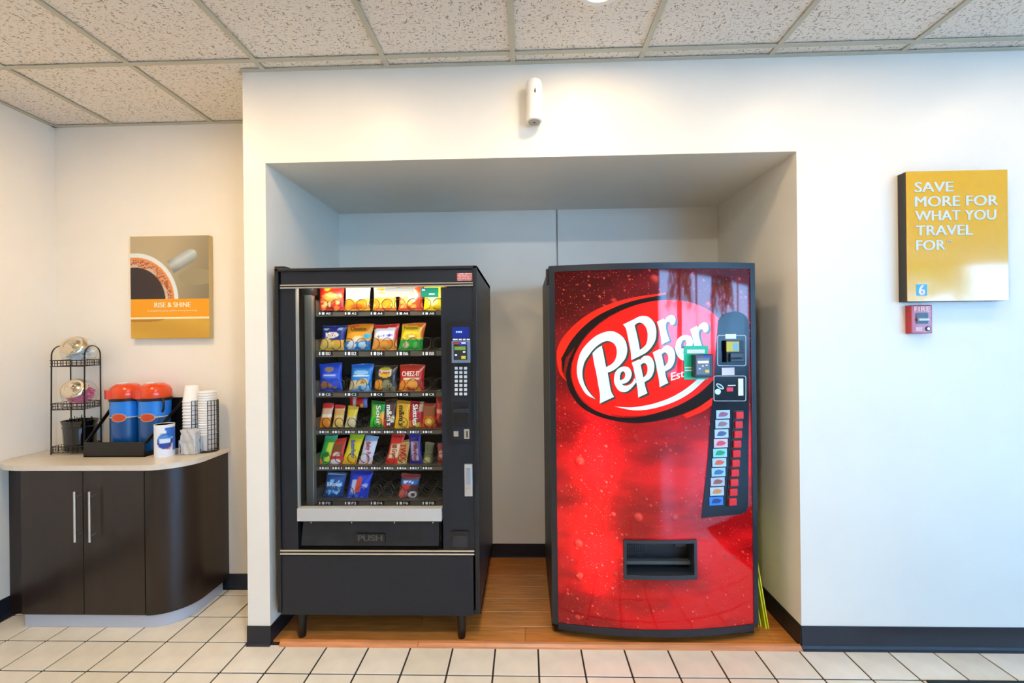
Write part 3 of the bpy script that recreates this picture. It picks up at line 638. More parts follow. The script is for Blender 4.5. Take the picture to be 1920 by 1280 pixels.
# ================================================================== SODA MACHINE
MX0, MX1 = at(1032, 830, .07).x, at(1417.5, 830, .07).x
MXC, MHW = (MX0+MX1)/2, (MX1-MX0)/2
YE, SAG = .07, .06               # side edge of the face, bulge of its middle
def face_y(x): return YE - SAG*(1-((x-MXC)/MHW)**2)
def soda(u, v, off=0):
    Y = .02
    for _ in range(8):
        p = at(u, v, Y); Y = face_y(p.x)-off
    return at(u, v, Y)
MZ1, MZ0 = at(1225, 493, .02).z, .035
soda_m = thing('soda_vending_machine', 'red curved-front soda vending machine with a large oval logo in the right of the niche', 'vending machine', (MXC, .45, .012))
pbox('cabinet', soda_m, mat('soda cabinet', '#17181c', .45, bump=.2, bscale=300), MX0, MX1, .105, .84, MZ0, MZ1-.004, .004)
def curved(bm, x0, x1, z0, z1, y_off, yback, n=24):
    """slab that follows the bowed face"""
    xs_ = [x0+(x1-x0)*i/n for i in range(n+1)]
    f = [[bm.verts.new((x, face_y(x)-y_off, z)) for x in xs_] for z in (z0, z1)]
    k = [[bm.verts.new((x, yback, z)) for x in xs_] for z in (z0, z1)]
    for i in range(n):
        bm.faces.new((f[0][i], f[0][i+1], f[1][i+1], f[1][i])); bm.faces.new((k[0][i+1], k[0][i], k[1][i], k[1][i+1]))
        bm.faces.new((f[1][i], f[1][i+1], k[1][i+1], k[1][i])); bm.faces.new((k[0][i], k[0][i+1], f[0][i+1], f[0][i]))
    bm.faces.new((f[0][0], f[1][0], k[1][0], k[0][0])); bm.faces.new((f[0][n], k[0][n], k[1][n], f[1][n]))
    return bm
PX0, PX1 = soda(1043, 830).x, soda(1408.5, 830).x
PZ0, PZ1 = soda(1225, 1179).z, soda(1225, 504).z
M_SFRAME = mat('soda door frame', '#1d2127', .35)
for nm, a in (('frame_side', (MX0, PX0, MZ0+.04, MZ1)), ('frame_side', (PX1, MX1, MZ0+.04, MZ1)), ('frame_top', (PX0, PX1, PZ1, MZ1)), ('frame_bottom', (PX0, PX1, MZ0+.015, PZ0))):
    bm = B(); curved(bm, *a, .008, .106); finish(nm, bm, M_SFRAME, soda_m)
for x in (MX0+.04, MX1-.06): pbox('foot', soda_m, M_PLASTIC, x-.03, x+.03, .12, .2, .012, MZ0+.002, .004)
for x in (MX0+.04, MX1-.06): pbox('foot', soda_m, M_PLASTIC, x-.03, x+.03, .7, .78, .012, MZ0+.002, .004)
pbox('kick_plate', soda_m, M_PLASTIC, MX0+.01, MX1-.01, .09, .105, .02, MZ0+.05)
pbox('side_hinge', soda_m, M_BLACK, MX0-.012, MX0, .08, .11, MZ1-.09, MZ1-.01, .003)
def soda_print():
    m = mat('backlit red print', '#c01010', .05, spec=.1, coat=.7); nt = m.node_tree; b = nt.nodes['Principled BSDF']; L = nt.links
    def N(t, **k):
        n = nt.nodes.new(t)
        for a, v in k.items(): setattr(n, a, v)
        return n
    g = N('ShaderNodeTexCoord'); sp = N('ShaderNodeSeparateXYZ'); L.new(g.outputs['Generated'], sp.inputs[0])
    def math_(op, a, b_=None):
        n = N('ShaderNodeMath', operation=op)
        for i, x in enumerate((a, b_)):
            if x is None: continue
            if isinstance(x, (int, float)): n.inputs[i].default_value = x
            else: L.new(x, n.inputs[i])
        return n.outputs[0]
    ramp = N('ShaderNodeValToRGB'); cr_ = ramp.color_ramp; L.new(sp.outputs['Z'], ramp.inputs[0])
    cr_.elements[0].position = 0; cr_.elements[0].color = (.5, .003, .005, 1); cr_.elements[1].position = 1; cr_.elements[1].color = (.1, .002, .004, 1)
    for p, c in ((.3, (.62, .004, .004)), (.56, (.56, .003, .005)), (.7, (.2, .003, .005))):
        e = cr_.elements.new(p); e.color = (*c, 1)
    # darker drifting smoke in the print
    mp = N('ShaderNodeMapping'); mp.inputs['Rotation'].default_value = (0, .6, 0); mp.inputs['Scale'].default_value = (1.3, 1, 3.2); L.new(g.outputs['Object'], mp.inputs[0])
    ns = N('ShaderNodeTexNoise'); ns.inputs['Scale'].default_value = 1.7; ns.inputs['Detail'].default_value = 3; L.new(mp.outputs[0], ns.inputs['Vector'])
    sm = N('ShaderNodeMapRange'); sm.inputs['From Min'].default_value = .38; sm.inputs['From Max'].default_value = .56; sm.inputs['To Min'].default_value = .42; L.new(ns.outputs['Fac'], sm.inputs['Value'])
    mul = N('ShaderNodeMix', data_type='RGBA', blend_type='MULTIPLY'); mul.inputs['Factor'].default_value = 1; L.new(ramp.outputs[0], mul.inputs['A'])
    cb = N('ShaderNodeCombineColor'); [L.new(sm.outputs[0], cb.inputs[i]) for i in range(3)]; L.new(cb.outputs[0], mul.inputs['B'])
    last = mul.outputs['Result']; hsum = None
    # printed water drops: many fine ones, some large
    for sc, rad, lo, colr in ((105, .36, .25, (.95, .13, .09)), (42, .36, .4, (.95, .13, .09)), (11, .3, .42, (.95, .09, .06))):
        m2 = N('ShaderNodeMapping'); m2.inputs['Scale'].default_value = (sc, 0, sc); L.new(g.outputs['Object'], m2.inputs[0])
        vo = N('ShaderNodeTexVoronoi'); vo.inputs['Scale'].default_value = 1; vo.inputs['Randomness'].default_value = 1; L.new(m2.outputs[0], vo.inputs['Vector'])
        s2 = N('ShaderNodeSeparateColor'); L.new(vo.outputs['Color'], s2.inputs[0])
        r_ = math_('MAXIMUM', math_('MULTIPLY', math_('SUBTRACT', s2.outputs[0], lo), rad/(1-lo)), .00001)
        q_ = math_('DIVIDE', vo.outputs['Distance'], r_)
        msk = math_('LESS_THAN', q_, 1.0)
        rim = math_('MULTIPLY', msk, math_('GREATER_THAN', q_, .74))
        vd = N('ShaderNodeVectorMath', operation='SUBTRACT'); L.new(m2.outputs[0], vd.inputs[0]); L.new(vo.outputs['Position'], vd.inputs[1])
        sx_ = N('ShaderNodeSeparateXYZ'); L.new(vd.outputs[0], sx_.inputs[0])
        side = N('ShaderNodeMapRange'); side.inputs['From Min'].default_value = -.7; side.inputs['From Max'].default_value = .9; L.new(math_('DIVIDE', math_('ADD', sx_.outputs['X'], sx_.outputs['Z']), r_), side.inputs['Value'])
        lt = N('ShaderNodeMix', data_type='RGBA'); L.new(math_('MULTIPLY', math_('MULTIPLY', msk, side.outputs[0]), .6), lt.inputs['Factor']); L.new(last, lt.inputs['A']); lt.inputs['B'].default_value = (*colr, 1)
        dk = N('ShaderNodeMix', data_type='RGBA'); L.new(math_('MULTIPLY', rim, .55), dk.inputs['Factor']); L.new(lt.outputs['Result'], dk.inputs['A']); dk.inputs['B'].default_value = (.16, 0, 0, 1)
        last = dk.outputs['Result']
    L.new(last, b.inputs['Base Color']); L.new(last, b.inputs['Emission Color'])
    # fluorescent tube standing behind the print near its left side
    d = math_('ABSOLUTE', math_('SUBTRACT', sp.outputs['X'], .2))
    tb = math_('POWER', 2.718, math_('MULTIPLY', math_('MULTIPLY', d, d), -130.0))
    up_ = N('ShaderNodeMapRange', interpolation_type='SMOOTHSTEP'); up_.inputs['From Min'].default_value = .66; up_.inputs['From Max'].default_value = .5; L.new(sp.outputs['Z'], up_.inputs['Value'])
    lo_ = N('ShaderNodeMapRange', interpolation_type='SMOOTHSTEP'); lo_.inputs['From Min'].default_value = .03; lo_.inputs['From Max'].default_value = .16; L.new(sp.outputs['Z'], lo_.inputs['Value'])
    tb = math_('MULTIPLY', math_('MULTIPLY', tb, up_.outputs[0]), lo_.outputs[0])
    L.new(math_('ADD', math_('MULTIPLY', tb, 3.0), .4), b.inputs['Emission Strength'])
    return m
M_RED = soda_print()
# printed face with the opening for the delivery port
dx0, dx1, dz0, dz1 = soda(1168, 1048).x, soda(1305, 1048).x, soda(1236, 1083).z, soda(1236, 1012).z
bm = B(); nx = 40
gxs = sorted(set([PX0+(PX1-PX0)*i/nx for i in range(nx+1)]+[dx0+.008, dx1-.008])); gzs = [PZ0, dz0+.006, dz1-.006, PZ1]
gv = [[bm.verts.new((x, face_y(x)-.004, z)) for x in gxs] for z in gzs]
for j in range(3):
    for i in range(len(gxs)-1):
        if j == 1 and dx0+.007 < gxs[i] < dx1-.009: continue
        bm.faces.new((gv[j][i], gv[j][i+1], gv[j+1][i+1], gv[j+1][i]))
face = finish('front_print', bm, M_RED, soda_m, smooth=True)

# --- logo, traced as flat print on the bowed face
def bez2d(loops, res=6):
    """filled 2D outline: loops of (x, y) smooth or (x, y, 1) corner points, holes as further loops"""
    cu = bpy.data.curves.new('outline', 'CURVE'); cu.dimensions = '2D'; cu.fill_mode = 'BOTH'; cu.resolution_u = res
    for lp in loops:
        sp_ = cu.splines.new('BEZIER'); sp_.bezier_points.add(len(lp)-1); sp_.use_cyclic_u = True
        n = len(lp)
        for i, (b_, p) in enumerate(zip(sp_.bezier_points, lp)):
            P0, P1, P2 = Vector(lp[i-1][:2]), Vector(p[:2]), Vector(lp[(i+1) % n][:2])
            b_.co = (*P1, 0)
            if len(p) == 3:
                b_.handle_left_type = b_.handle_right_type = 'FREE'; hl, hr = P1+(P0-P1)/3, P1+(P2-P1)/3
            else:
                b_.handle_left_type = b_.handle_right_type = 'FREE'; t = (P2-P0).normalized()
                hl, hr = P1-t*(P1-P0).length*.36, P1+t*(P2-P1).length*.36
            b_.handle_left = (*hl, 0); b_.handle_right = (*hr, 0)
    ob = bpy.data.objects.new('outline', cu); C.objects.link(ob)
    ev = ob.evaluated_get(bpy.context.evaluated_depsgraph_get()); me = ev.to_mesh(); bm = B(); bm.from_mesh(me); ev.to_mesh_clear()
    bpy.data.objects.remove(ob); bpy.data.curves.remove(cu)
    return bm
def on_face(name, bm, m, off, parent, k=1, ox=0, oy=0, step=9):
    """maps a 2D mesh given in photograph coordinates onto the bowed face"""
    for v in bm.verts: v.co.x = ox+v.co.x*k; v.co.y = oy+v.co.y*k; v.co.z = 0
    lo, hi = min(v.co.x for v in bm.verts), max(v.co.x for v in bm.verts); x = lo+step
    while x < hi:
        bmesh.ops.bisect_plane(bm, geom=bm.verts[:]+bm.edges[:]+bm.faces[:], plane_co=(x, 0, 0), plane_no=(1, 0, 0)); x += step
    for v in bm.verts: v.co = soda(v.co.x, v.co.y, off)
    return finish(name, bm, m, parent)
def lit(name, c, e=.5): return mat(name, c, .05, spec=.1, emit=e, coat=.7)
M_OVAL = lit('oval red print', '#e0140c', .45); M_LRED = lit('bright red print', '#e8200f', .5); M_LBLK = lit('black print', '#140608', 0.1)
M_LWHT = lit('white print lit', '#cfe0e4', .42); M_LSH = lit('letter shadow print', '#39423e', .12)
def ellipse(cx, cy, a, b, deg, n=40):
    t = math.radians(deg); return [(cx+a*math.cos(q)*math.cos(t)-b*math.sin(q)*math.sin(t), cy+a*math.cos(q)*math.sin(t)+b*math.sin(q)*math.cos(t)) for q in [2*math.pi*i/n for i in range(n)]]
logo = on_face('logo_ring', bez2d([[(1064, 716, 1), (1050, 700), (1044, 672), (1047, 648), (1066, 620), (1100, 591), (1140, 571), (1185, 558), (1245, 549, 1), (1245, 554, 1), (1190, 567), (1150, 581), (1110, 603), (1076, 638), (1057, 668), (1053, 693)]]), M_LRED, .0048, face)
on_face('logo_outline', bez2d([[(1052, 672, 1), (1075, 633), (1110, 599), (1150, 577), (1190, 563), (1246, 552, 1), (1250, 560, 1), (1200, 569), (1150, 588), (1110, 617), (1084, 650), (1070, 690), (1074, 720), (1095, 755), (1140, 778), (1190, 782), (1250, 768), (1310, 738), (1336, 712, 1), (1352, 728, 1), (1340, 742), (1300, 767), (1250, 785), (1195, 793), (1145, 787), (1100, 770), (1074, 744), (1062, 712), (1064, 685), (1078, 650, 1), (1060, 672, 1), (1056, 700, 1)]]), M_LBLK, .0052, face)
on_face('logo_stroke', bez2d([[(1280, 778, 1), (1318, 758), (1353, 724, 1), (1357, 734, 1), (1328, 765), (1288, 784, 1)]]), M_LRED, .0050, face)
on_face('logo_oval', bez2d([ellipse(1218.7, 670.9, 151.7, 102.3, -19.3)]), M_OVAL, .0056, face)
KZ = .0625
P_ = [(745, 2370, 1), (480, 2230), (300, 1960), (210, 1720), (185, 1480), (215, 1230), (290, 990), (420, 790), (600, 600), (800, 450), (1050, 350), (1180, 330), (1320, 350), (1500, 450), (1630, 600), (1690, 800), (1695, 940), (1650, 1120), (1540, 1280), (1400, 1420), (1250, 1520), (1110, 1572, 1), (1150, 1800), (1210, 2120), (1300, 2300, 1), (870, 2500, 1), (880, 2250), (830, 1950), (770, 1600), (700, 1280), (655, 990, 1), (780, 860), (930, 760, 1), (985, 1000), (1062, 1410, 1), (1250, 1300), (1350, 1150), (1385, 950), (1350, 780), (1270, 680), (1150, 630), (1020, 640), (850, 730), (680, 880), (540, 1060), (430, 1230), (375, 1400), (350, 1600), (390, 1850), (480, 2050), (620, 2240)]
D_ = [[(290, 450, 1), (600, 300), (780, 210), (920, 195), (1060, 230), (1200, 360), (1270, 520), (1290, 720), (1260, 920), (1150, 1120), (1000, 1280), (800, 1395), (540, 1520, 1), (520, 1250), (470, 1000), (420, 750), (370, 560)], [(640, 470, 1), (740, 400), (840, 400), (940, 480), (1010, 620), (1030, 800), (1000, 1000), (920, 1120), (795, 1210, 1), (740, 900)]]
R_ = [[(1310, 370, 1), (1510, 265, 1), (1540, 320, 1), (1600, 230), (1700, 170), (1800, 180), (1860, 270), (1860, 370), (1820, 440), (1740, 460), (1700, 400), (1650, 365), (1590, 410), (1575, 520), (1610, 700), (1690, 930, 1), (1450, 1050, 1), (1420, 800), (1370, 560)]]
E_ = [[(20, 980), (60, 770), (170, 640), (330, 590), (470, 630), (545, 760), (545, 860), (480, 1000), (380, 1080), (250, 1112, 1), (330, 1162), (450, 1150), (560, 1080), (640, 940, 1), (690, 1060, 1), (560, 1220), (440, 1320), (320, 1360), (180, 1320), (80, 1200), (30, 1080)], [(195, 1000, 1), (200, 860), (240, 760), (300, 735), (350, 790), (355, 870), (310, 960)]]
p1_ = [[(550, 480, 1), (780, 370, 1), (800, 400, 1), (900, 290), (1010, 265), (1130, 310), (1210, 450), (1230, 600), (1200, 780), (1110, 940), (930, 1060, 1), (960, 1200), (1022, 1392, 1), (746, 1520, 1), (730, 1300), (690, 1060), (640, 800), (600, 620)], [(820, 540, 1), (920, 485), (1000, 540), (1025, 680), (990, 830), (900, 920, 1), (860, 740)]]
p2_ = [[(1180, 165, 1), (1400, 60, 1), (1430, 90, 1), (1500, 10), (1600, -40), (1720, -10), (1820, 100), (1855, 280), (1830, 450), (1740, 620), (1550, 740, 1), (1580, 900), (1650, 1080, 1), (1390, 1210, 1), (1370, 1000), (1310, 700), (1250, 400)], [(1450, 220, 1), (1540, 165), (1620, 220), (1650, 340), (1620, 480), (1530, 590, 1), (1490, 420)]]
for nm, lp, o in (('letter_p', [P_], (1070, 600)), ('letter_d', D_, (1150, 580)), ('letter_r', R_, (1150, 580)), ('letter_e', E_, (1150, 650)), ('letter_p', p1_, (1150, 650)), ('letter_p', p2_, (1150, 650)), ('letter_e', E_, (1265, 591)), ('letter_r', R_, (1212, 594))):
    on_face('letter_shadow', bez2d(lp), M_LSH, .0060, face, KZ, o[0]+4, o[1]+2.6)
    on_face('letter_shadow', bez2d(lp), M_LSH, .0061, face, KZ, o[0]+2, o[1]+1.3)
    on_face(nm, bez2d(lp), M_LWHT, .0065, face, KZ, *o)
on_face('swoosh', bez2d([[(1152, 762, 1), (1190, 763), (1240, 752), (1281, 732), (1318, 702, 1), (1330, 704, 1), (1290, 739), (1245, 760), (1195, 769)]]), M_LWHT, .0062, face)
bm, (a, b_, c, d) = text_bm('Est. 1885', .012)
for v in bm.verts:
    s_, t_ = (v.co.x-a)/(b_-a), (v.co.y-c)/(d-c); v.co = Vector((1258+s_*78, 714-t_*15-s_*24, 0))
on_face('lettering', bm, M_LWHT, .0065, face)

# --- delivery port
M_PORT = mat('port plastic', '#2a2f36', .35)
bm = B(); fo = .016
curved(bm, dx0, dx1, dz1-.012, dz1+.003, fo, .1, 8); curved(bm, dx0, dx1, dz0-.003, dz0+.018, fo, .1, 8)
curved(bm, dx0, dx0+.014, dz0+.018, dz1-.012, fo, .1, 2); curved(bm, dx1-.014, dx1, dz0+.018, dz1-.012, fo, .1, 2)
port = finish('delivery_port', bm, M_PORT, soda_m)
pbox('port_shelf', port, mat('port shelf', '#575b58', .4), dx0+.014, dx1-.014, .06, .104, dz0+.04, dz0+.056)
bm = B(); nn = 9
for i in range(nn): box(bm, dx0+.02+i*.011, dx0+.022+i*.011, .085, .088, dz0+.06, dz1-.02)
for i in range(8): box(bm, dx0+.018, dx0+.122, .085, .088, dz0+.062+i*.012, dz0+.064+i*.012)
finish('port_mesh', bm, mat('mesh grey', '#3c4042', .5), port)
pbox('port_latch', port, mat('latch', '#1e2226', .4), dx1-.085, dx1-.03, .06, .09, dz1-.055, dz1-.02, .002)

# --- selection panel
M_SEL = mat('selection panel', '#0b0d18', .16, spec=.35)
on_face('selection_panel', bez2d([[(1347, 600, 1), (1362, 588), (1383, 584), (1402, 598), (1405, 640, 1), (1403, 946, 1), (1399, 958), (1390, 963.5, 1), (1315, 971, 1), (1327, 860, 1), (1333, 775), (1338, 735, 1), (1341, 670, 1)]]), M_SEL, .007, soda_m)
M_LINE = mat('white outline', '#d8dade', .4)
def outline(u0, u1, v0, v1, name):
    o = rrect(u0, u1, v0, v1, 4); i = rrect(u0+1.1, u1-1.1, v0+1.1, v1-1.1, 3.2)
    bm = B(); A = [bm.verts.new((x, y, 0)) for x, y in o]; Bv = [bm.verts.new((x, y, 0)) for x, y in i]; n = len(A)
    for k in range(n): bm.faces.new((A[k], A[(k+1) % n], Bv[(k+1) % n], Bv[k]))
    return on_face(name, bm, M_LINE, .0075, soda_m)
outline(1345, 1399, 628, 686, 'bill_outline'); outline(1338, 1399, 704, 752, 'coin_outline')
def fbox(name, parent, m, u0, u1, v0, v1, th, base=.006, bev=.001):
    """a block standing on the bowed face"""
    p, q = soda((u0+u1)/2, (v0+v1)/2, base), soda((u0+u1)/2, (v0+v1)/2, base)
    x0, x1, z0, z1 = rect(u0, u1, v0, v1, p.y-th/2)
    bm = B(); box(bm, x0, x1, -th, 0, z0, z1, bev)
    xm = (x0+x1)/2; sl = -2*SAG*(xm-MXC)/MHW**2 * -1
    for v in bm.verts: v.co.y += face_y(v.co.x)-base if abs(x1-x0) < .001 else p.y+ (v.co.x-xm)*(2*SAG*(xm-MXC)/MHW**2)
    return finish(name, bm, m, parent)
bill = fbox('bill_acceptor', soda_m, M_PLASTIC, 1359, 1394, 638, 679, .022)
def bill_label(s, t): return col('#d8c93a') if s < .5 else col('#7fb8d8')
a = rect(1361, 1388, 638, 660, .0); fbox('bill_label', bill, mat('yellow label', '#cdbf35', .4), 1361, 1387, 640, 659, .002, .027); fbox('bill_label', bill, mat('pale blue label', '#7eb4d2', .4), 1374, 1385, 643, 657, .001, .029)
fbox('bill_mouth', bill, mat('bill mouth', '#24282e', .3), 1366, 1394, 661, 678, .03, .01, .003)
fbox('bill_slot', bill, mat('slot black', '#020203', .6), 1368, 1392, 670, 673, .002, .04)
fbox('white_sticker', soda_m, M_WHITE_PRINT, 1359, 1381, 626, 635, .001, .0078, 0)
fbox('white_sticker', soda_m, mat('pinkish sticker', '#e8dcdc', .5), 1352.5, 1378, 689, 703, .001, .0078, 0)
on_face('coin_slot', bez2d([ellipse(1350, 724, 8, 3.6, 35)]), M_CHROME, .009, soda_m)
on_face('coin_opening', bez2d([ellipse(1350, 724, 6.4, 2, 35)]), M_BLACK, .0095, soda_m)
on_face('return_knob', bez2d([ellipse(1346, 734, 5.5, 5.5, 0)]), M_CHROME, .012, soda_m)
fbox('price_display', soda_m, mat('red display', '#a01420', .3, emit=.6, ecol='#d0202a'), 1362, 1375, 726, 733.5, .002, .0078, 0)
fbox('display_line', soda_m, M_WHITE_PRINT, 1364, 1380, 721.5, 723.5, .001, .0078, 0)
fbox('lock_plate', soda_m, M_WHITE, 1383.5, 1394, 709.5, 741.5, .004, .0078)
on_face('lock', bez2d([ellipse(1389, 725, 3.2, 3.6, 0)]), M_CHROME, .0125, soda_m)
lab_cols = [('#9fc0e0', '#8c5a78'), ('#9fc0e0', '#8c6a78'), ('#a8c4dc', '#3c5a86'), ('#c8b8c8', '#c8505a'), ('#86c8d8', '#1f9a6a'), ('#a0c8e8', '#d8604a'), ('#8cc0e8', '#3c6a9a'), ('#a8b4cc', '#8a5a4a'), ('#a8bcd0', '#c08a4a'), ('#2f78d0', '#16387a')]
M_BTN = mat('red button', '#d81a1a', .3, emit=.15)
for i in range(10):
    du, dv = -1.42*i, 18.05*i
    lw = fbox('flavour_window', soda_m, mat('flavour window %d' % i, lab_cols[i][0], .25, emit=.25), 1342+du, 1369.5+du, 768.5+dv, 784.5+dv, .003, .0075)
    on_face('flavour_art', bez2d([[(1347+du, 781+dv, 1), (1350+du, 774+dv), (1357+du, 772+dv), (1366+du, 775+dv, 1), (1361+du, 780+dv)]]), mat('flavour art %d' % i, lab_cols[i][1], .3, emit=.15), .0115, lw)
    fbox('button_well', soda_m, M_PLASTIC, 1374+du, 1395+du, 769+dv, 787+dv, .002, .0075, 0)
    fbox('select_button', soda_m, M_BTN, 1379+du, 1394+du, 771.5+dv, 784.3+dv, .012, .0075, .002)
# --- card reader and green card
gcard = fbox('green_card', soda_m, mat('emerald card', '#10c090', .4), 1281.5, 1328.5, 648, 711, .003, .0075)
for (u0, u1, v0, v1) in ((1288, 1322, 655, 662), (1284, 1297, 688, 690), (1284, 1297, 693, 695.5)): fbox('card_print', gcard, M_WHITE_PRINT, u0, u1, v0, v1, .0008, .0107, 0)
rd = fbox('card_reader', soda_m, mat('reader housing dark', '#22303c', .35), 1298, 1335, 664, 707, .045, .008, .005)
fbox('reader_face', rd, mat('reader face grey', '#66707e', .35), 1305, 1331, 666, 702, .002, .053)
fbox('reader_top', rd, mat('reader blue', '#1a20a8', .3), 1318, 1330, 666, 671, .001, .0552, 0); fbox('reader_top', rd, mat('reader maroon', '#5a2a34', .3), 1307, 1317, 666, 671, .001, .0552, 0)
fbox('reader_screen', rd, mat('pale screen', '#e8f0d8', .3, emit=.2), 1308, 1329, 676, 681, .001, .0552, 0)
fbox('reader_tag', rd, mat('yellow tag', '#d6c832', .4), 1322, 1330, 693, 698.5, .001, .0552, 0)
for (u, v) in ((1312, 691), (1318, 686), (1325, 684.5)): fbox('reader_mark', rd, M_WHITE_PRINT, u-1.8, u+1.8, v-1.2, v+1.2, .001, .0552, 0)

# ------------------------------------------------------------------ folded wet floor signs
M_YEL = mat('yellow plastic', '#e6e01a', .35)
for i, (xb, xt, y0, h) in enumerate(((1.212, 1.150, .135, .585), (1.182, 1.128, .15, .5))):
    t = thing('wet_floor_sign', ('taller' if i == 0 else 'shorter')+' yellow folded floor sign leaning on the side of the soda machine', 'floor sign', ((xb+xt)/2, y0+.15, .012), 'folded yellow floor signs')
    for k in (0, 1):
        o = -.012*k; bm = B()
        pts = [(y0, 0), (y0+.29, 0), (y0+.22, h), (y0+.07, h)]
        lo = []
        for dx_ in (0, .006):
            lo.append([bm.verts.new((xb+o+dx_+(xt-xb)*z/h, y, .012+z)) for y, z in pts])
        bm.faces.new(lo[0]); bm.faces.new(lo[1][::-1])
        for q in range(4): bm.faces.new((lo[0][q], lo[0][(q+1) % 4], lo[1][(q+1) % 4], lo[1][q]))
        finish('panel', bm, M_YEL, t)
    tube_bm = tube(B(), [(xt-.014, y0+.09, .012+h-.004), (xt+.008, y0+.09, .012+h-.004)], .005, 8); finish('hinge', tube_bm, M_YEL, t)

# ================================================================== COFFEE COUNTER
ZC = .855                        # worktop height
cxl, cxm, cxr, cyf, cside = -2.65, -2.315, -1.985, .112, -1.802
M_ESP = mat('espresso wood', '#231611', .32, var=.25, vscale=3, stretch=(6, 6, .6), coat=.15)
cab = thing('coffee_cabinet', 'dark espresso wood cabinet with a curved right end under the coffee counter', 'cabinet', (-2.25, .3, 0))
def arc(cx, cy, r, a0, a1, n=14): return [(cx+r*math.cos(math.radians(a0+(a1-a0)*k/n)), cy+r*math.sin(math.radians(a0+(a1-a0)*k/n))) for k in range(n+1)]
rr = cside-cxr
outline_c = [(cxl, cyf+.022), (cxr, cyf+.022), (cxr, cyf)]+arc(cxr, cyf+rr, rr, -90, 0)+[(cside, YA-.002), (cxl, YA-.002)]
bm = B(); vprism(bm, outline_c, .07, ZC-.028); finish('carcass', bm, M_ESP, cab, smooth=True)
pbox('filler_panel', cab, M_ESP, XL+.004, cxl, .235, .255, 0.002, ZC-.028)
pbox('door_gap_shade', cab, M_BLACK, cxl, cxr, cyf+.0196, cyf+.0215, .072, ZC-.03)  # black sheet behind the doors paints the shade of their gaps
for i, (a, b) in enumerate(((cxl, cxm-.0022), (cxm+.0022, cxr-.004))):
    dr = pbox('door', cab, M_ESP, a, b, cyf-.001, cyf+.0195, .072, ZC-.034, .0012)
    hx = at(134, 970, .06).x if i == 0 else at(162, 970, .06).x
    hz0, hz1 = at(134, 1018, .065).z, at(134, 923, .065).z
    bm = B(); tube(bm, [(hx, cyf-.035, hz0), (hx, cyf-.035, hz1)], .006, 12)
    for z in (hz0+.03, hz1-.03): tube(bm, [(hx, cyf-.035, z), (hx, cyf+.001, z)], .004, 8)
    finish('handle', bm, mat('satin nickel', '#cfcac0', .28, metal=1), dr, smooth=True)
r2 = rr-.02
toe = [(cxl, cyf+.012), (cxr, cyf+.012)]+arc(cxr, cyf+.012+r2, r2, -90, 0)+[(cside-.022, YA-.03), (cxl, YA-.03)]
bm = B(); vprism(bm, toe, .001, .07); finish('toe_kick', bm, mat('brushed steel toe kick', '#c6ccd6', .35, metal=.25), cab, smooth=True)
# worktop
ov = .016; ro = .125
top_o = [(XL+.003, YA-.002)]+[(XL+.003+.24*(1-math.cos(math.radians(a_))), cyf-ov+.15*(1-math.sin(math.radians(a_)))) for a_ in range(0, 91, 9)]+arc(cxr, cyf-ov+rr+ov, rr+ov, -90, 0)+[(cside+ov, YA-.002)]
bm = B(); vprism(bm, top_o, ZC-.027, ZC)
es = [e for e in bm.edges if abs(e.verts[0].co.z-e.verts[1].co.z) < 1e-6]
bmesh.ops.bevel(bm, geom=es, offset=.006, segments=3, affect='EDGES', profile=.6)
finish('worktop', bm, mat('cream laminate', '#ddd3c0', .25, var=.03, vscale=30), smooth=True, label='cream laminate worktop with rounded corners on the coffee cabinet', cat='worktop')
ZT = ZC+.0005

# --- three-tier wire rack
rk = thing('wire_rack', 'black three-tier wire rack at the left end of the coffee counter', 'rack', (-2.63, .4, ZT))
M_WIRE = mat('black wire', '#121212', .35)
FL, FR, BL, BR = Vector((-2.705, .315, 0)), Vector((-2.525, .33, 0)), Vector((-2.735, .46, 0)), Vector((-2.565, .475, 0))
zr = at(177, 646, .45).z
for a, b in ((FL, BL), (FR, BR)):
    pts = [Vector((a.x, a.y, ZT+.003))]; m_ = (a+b)/2; topz = zr-.06
    ax = a*.93+b*.07; bx = b
    pts.append(Vector((ax.x, ax.y, topz)))
    for k in range(1, 12):
        t = math.pi*k/12; q = (ax+bx)/2+(ax-bx)/2*math.cos(t); pts.append(Vector((q.x, q.y, topz+.055*math.sin(t))))
    pts += [Vector((bx.x, bx.y, topz)), Vector((bx.x, bx.y, ZT+.003))]
    finish('side_frame', tube(B(), pts, .0035, 8), M_WIRE, rk, smooth=True)
tiers = [at(140, 686, .36).z, at(140, 766, .36).z, ZT+.012]
for z in tiers:
    bm = B(); q = [FL, FR, BR, BL]
    for zz in (z, z+.034): tube(bm, [Vector((p.x, p.y, zz)) for p in q], .0024, 6, closed=True)
    tube(bm, [Vector((p.x, p.y, z+.017)) for p in q], .0014, 5, closed=True)
    for i in range(4):
        a, b = q[i], q[(i+1) % 4]; n = 7
        for k in range(n):
            p = a.lerp(b, (k+.5)/n); tube(bm, [(p.x, p.y, z), (p.x, p.y, z+.034)], .0014, 5)
    for k in range(1, 7):
        a, b = FL.lerp(FR, k/7), BL.lerp(BR, k/7); tube(bm, [(a.x, a.y, z), (b.x, b.y, z)], .0014, 5)
    finish('basket', bm, M_WIRE, rk, smooth=True)
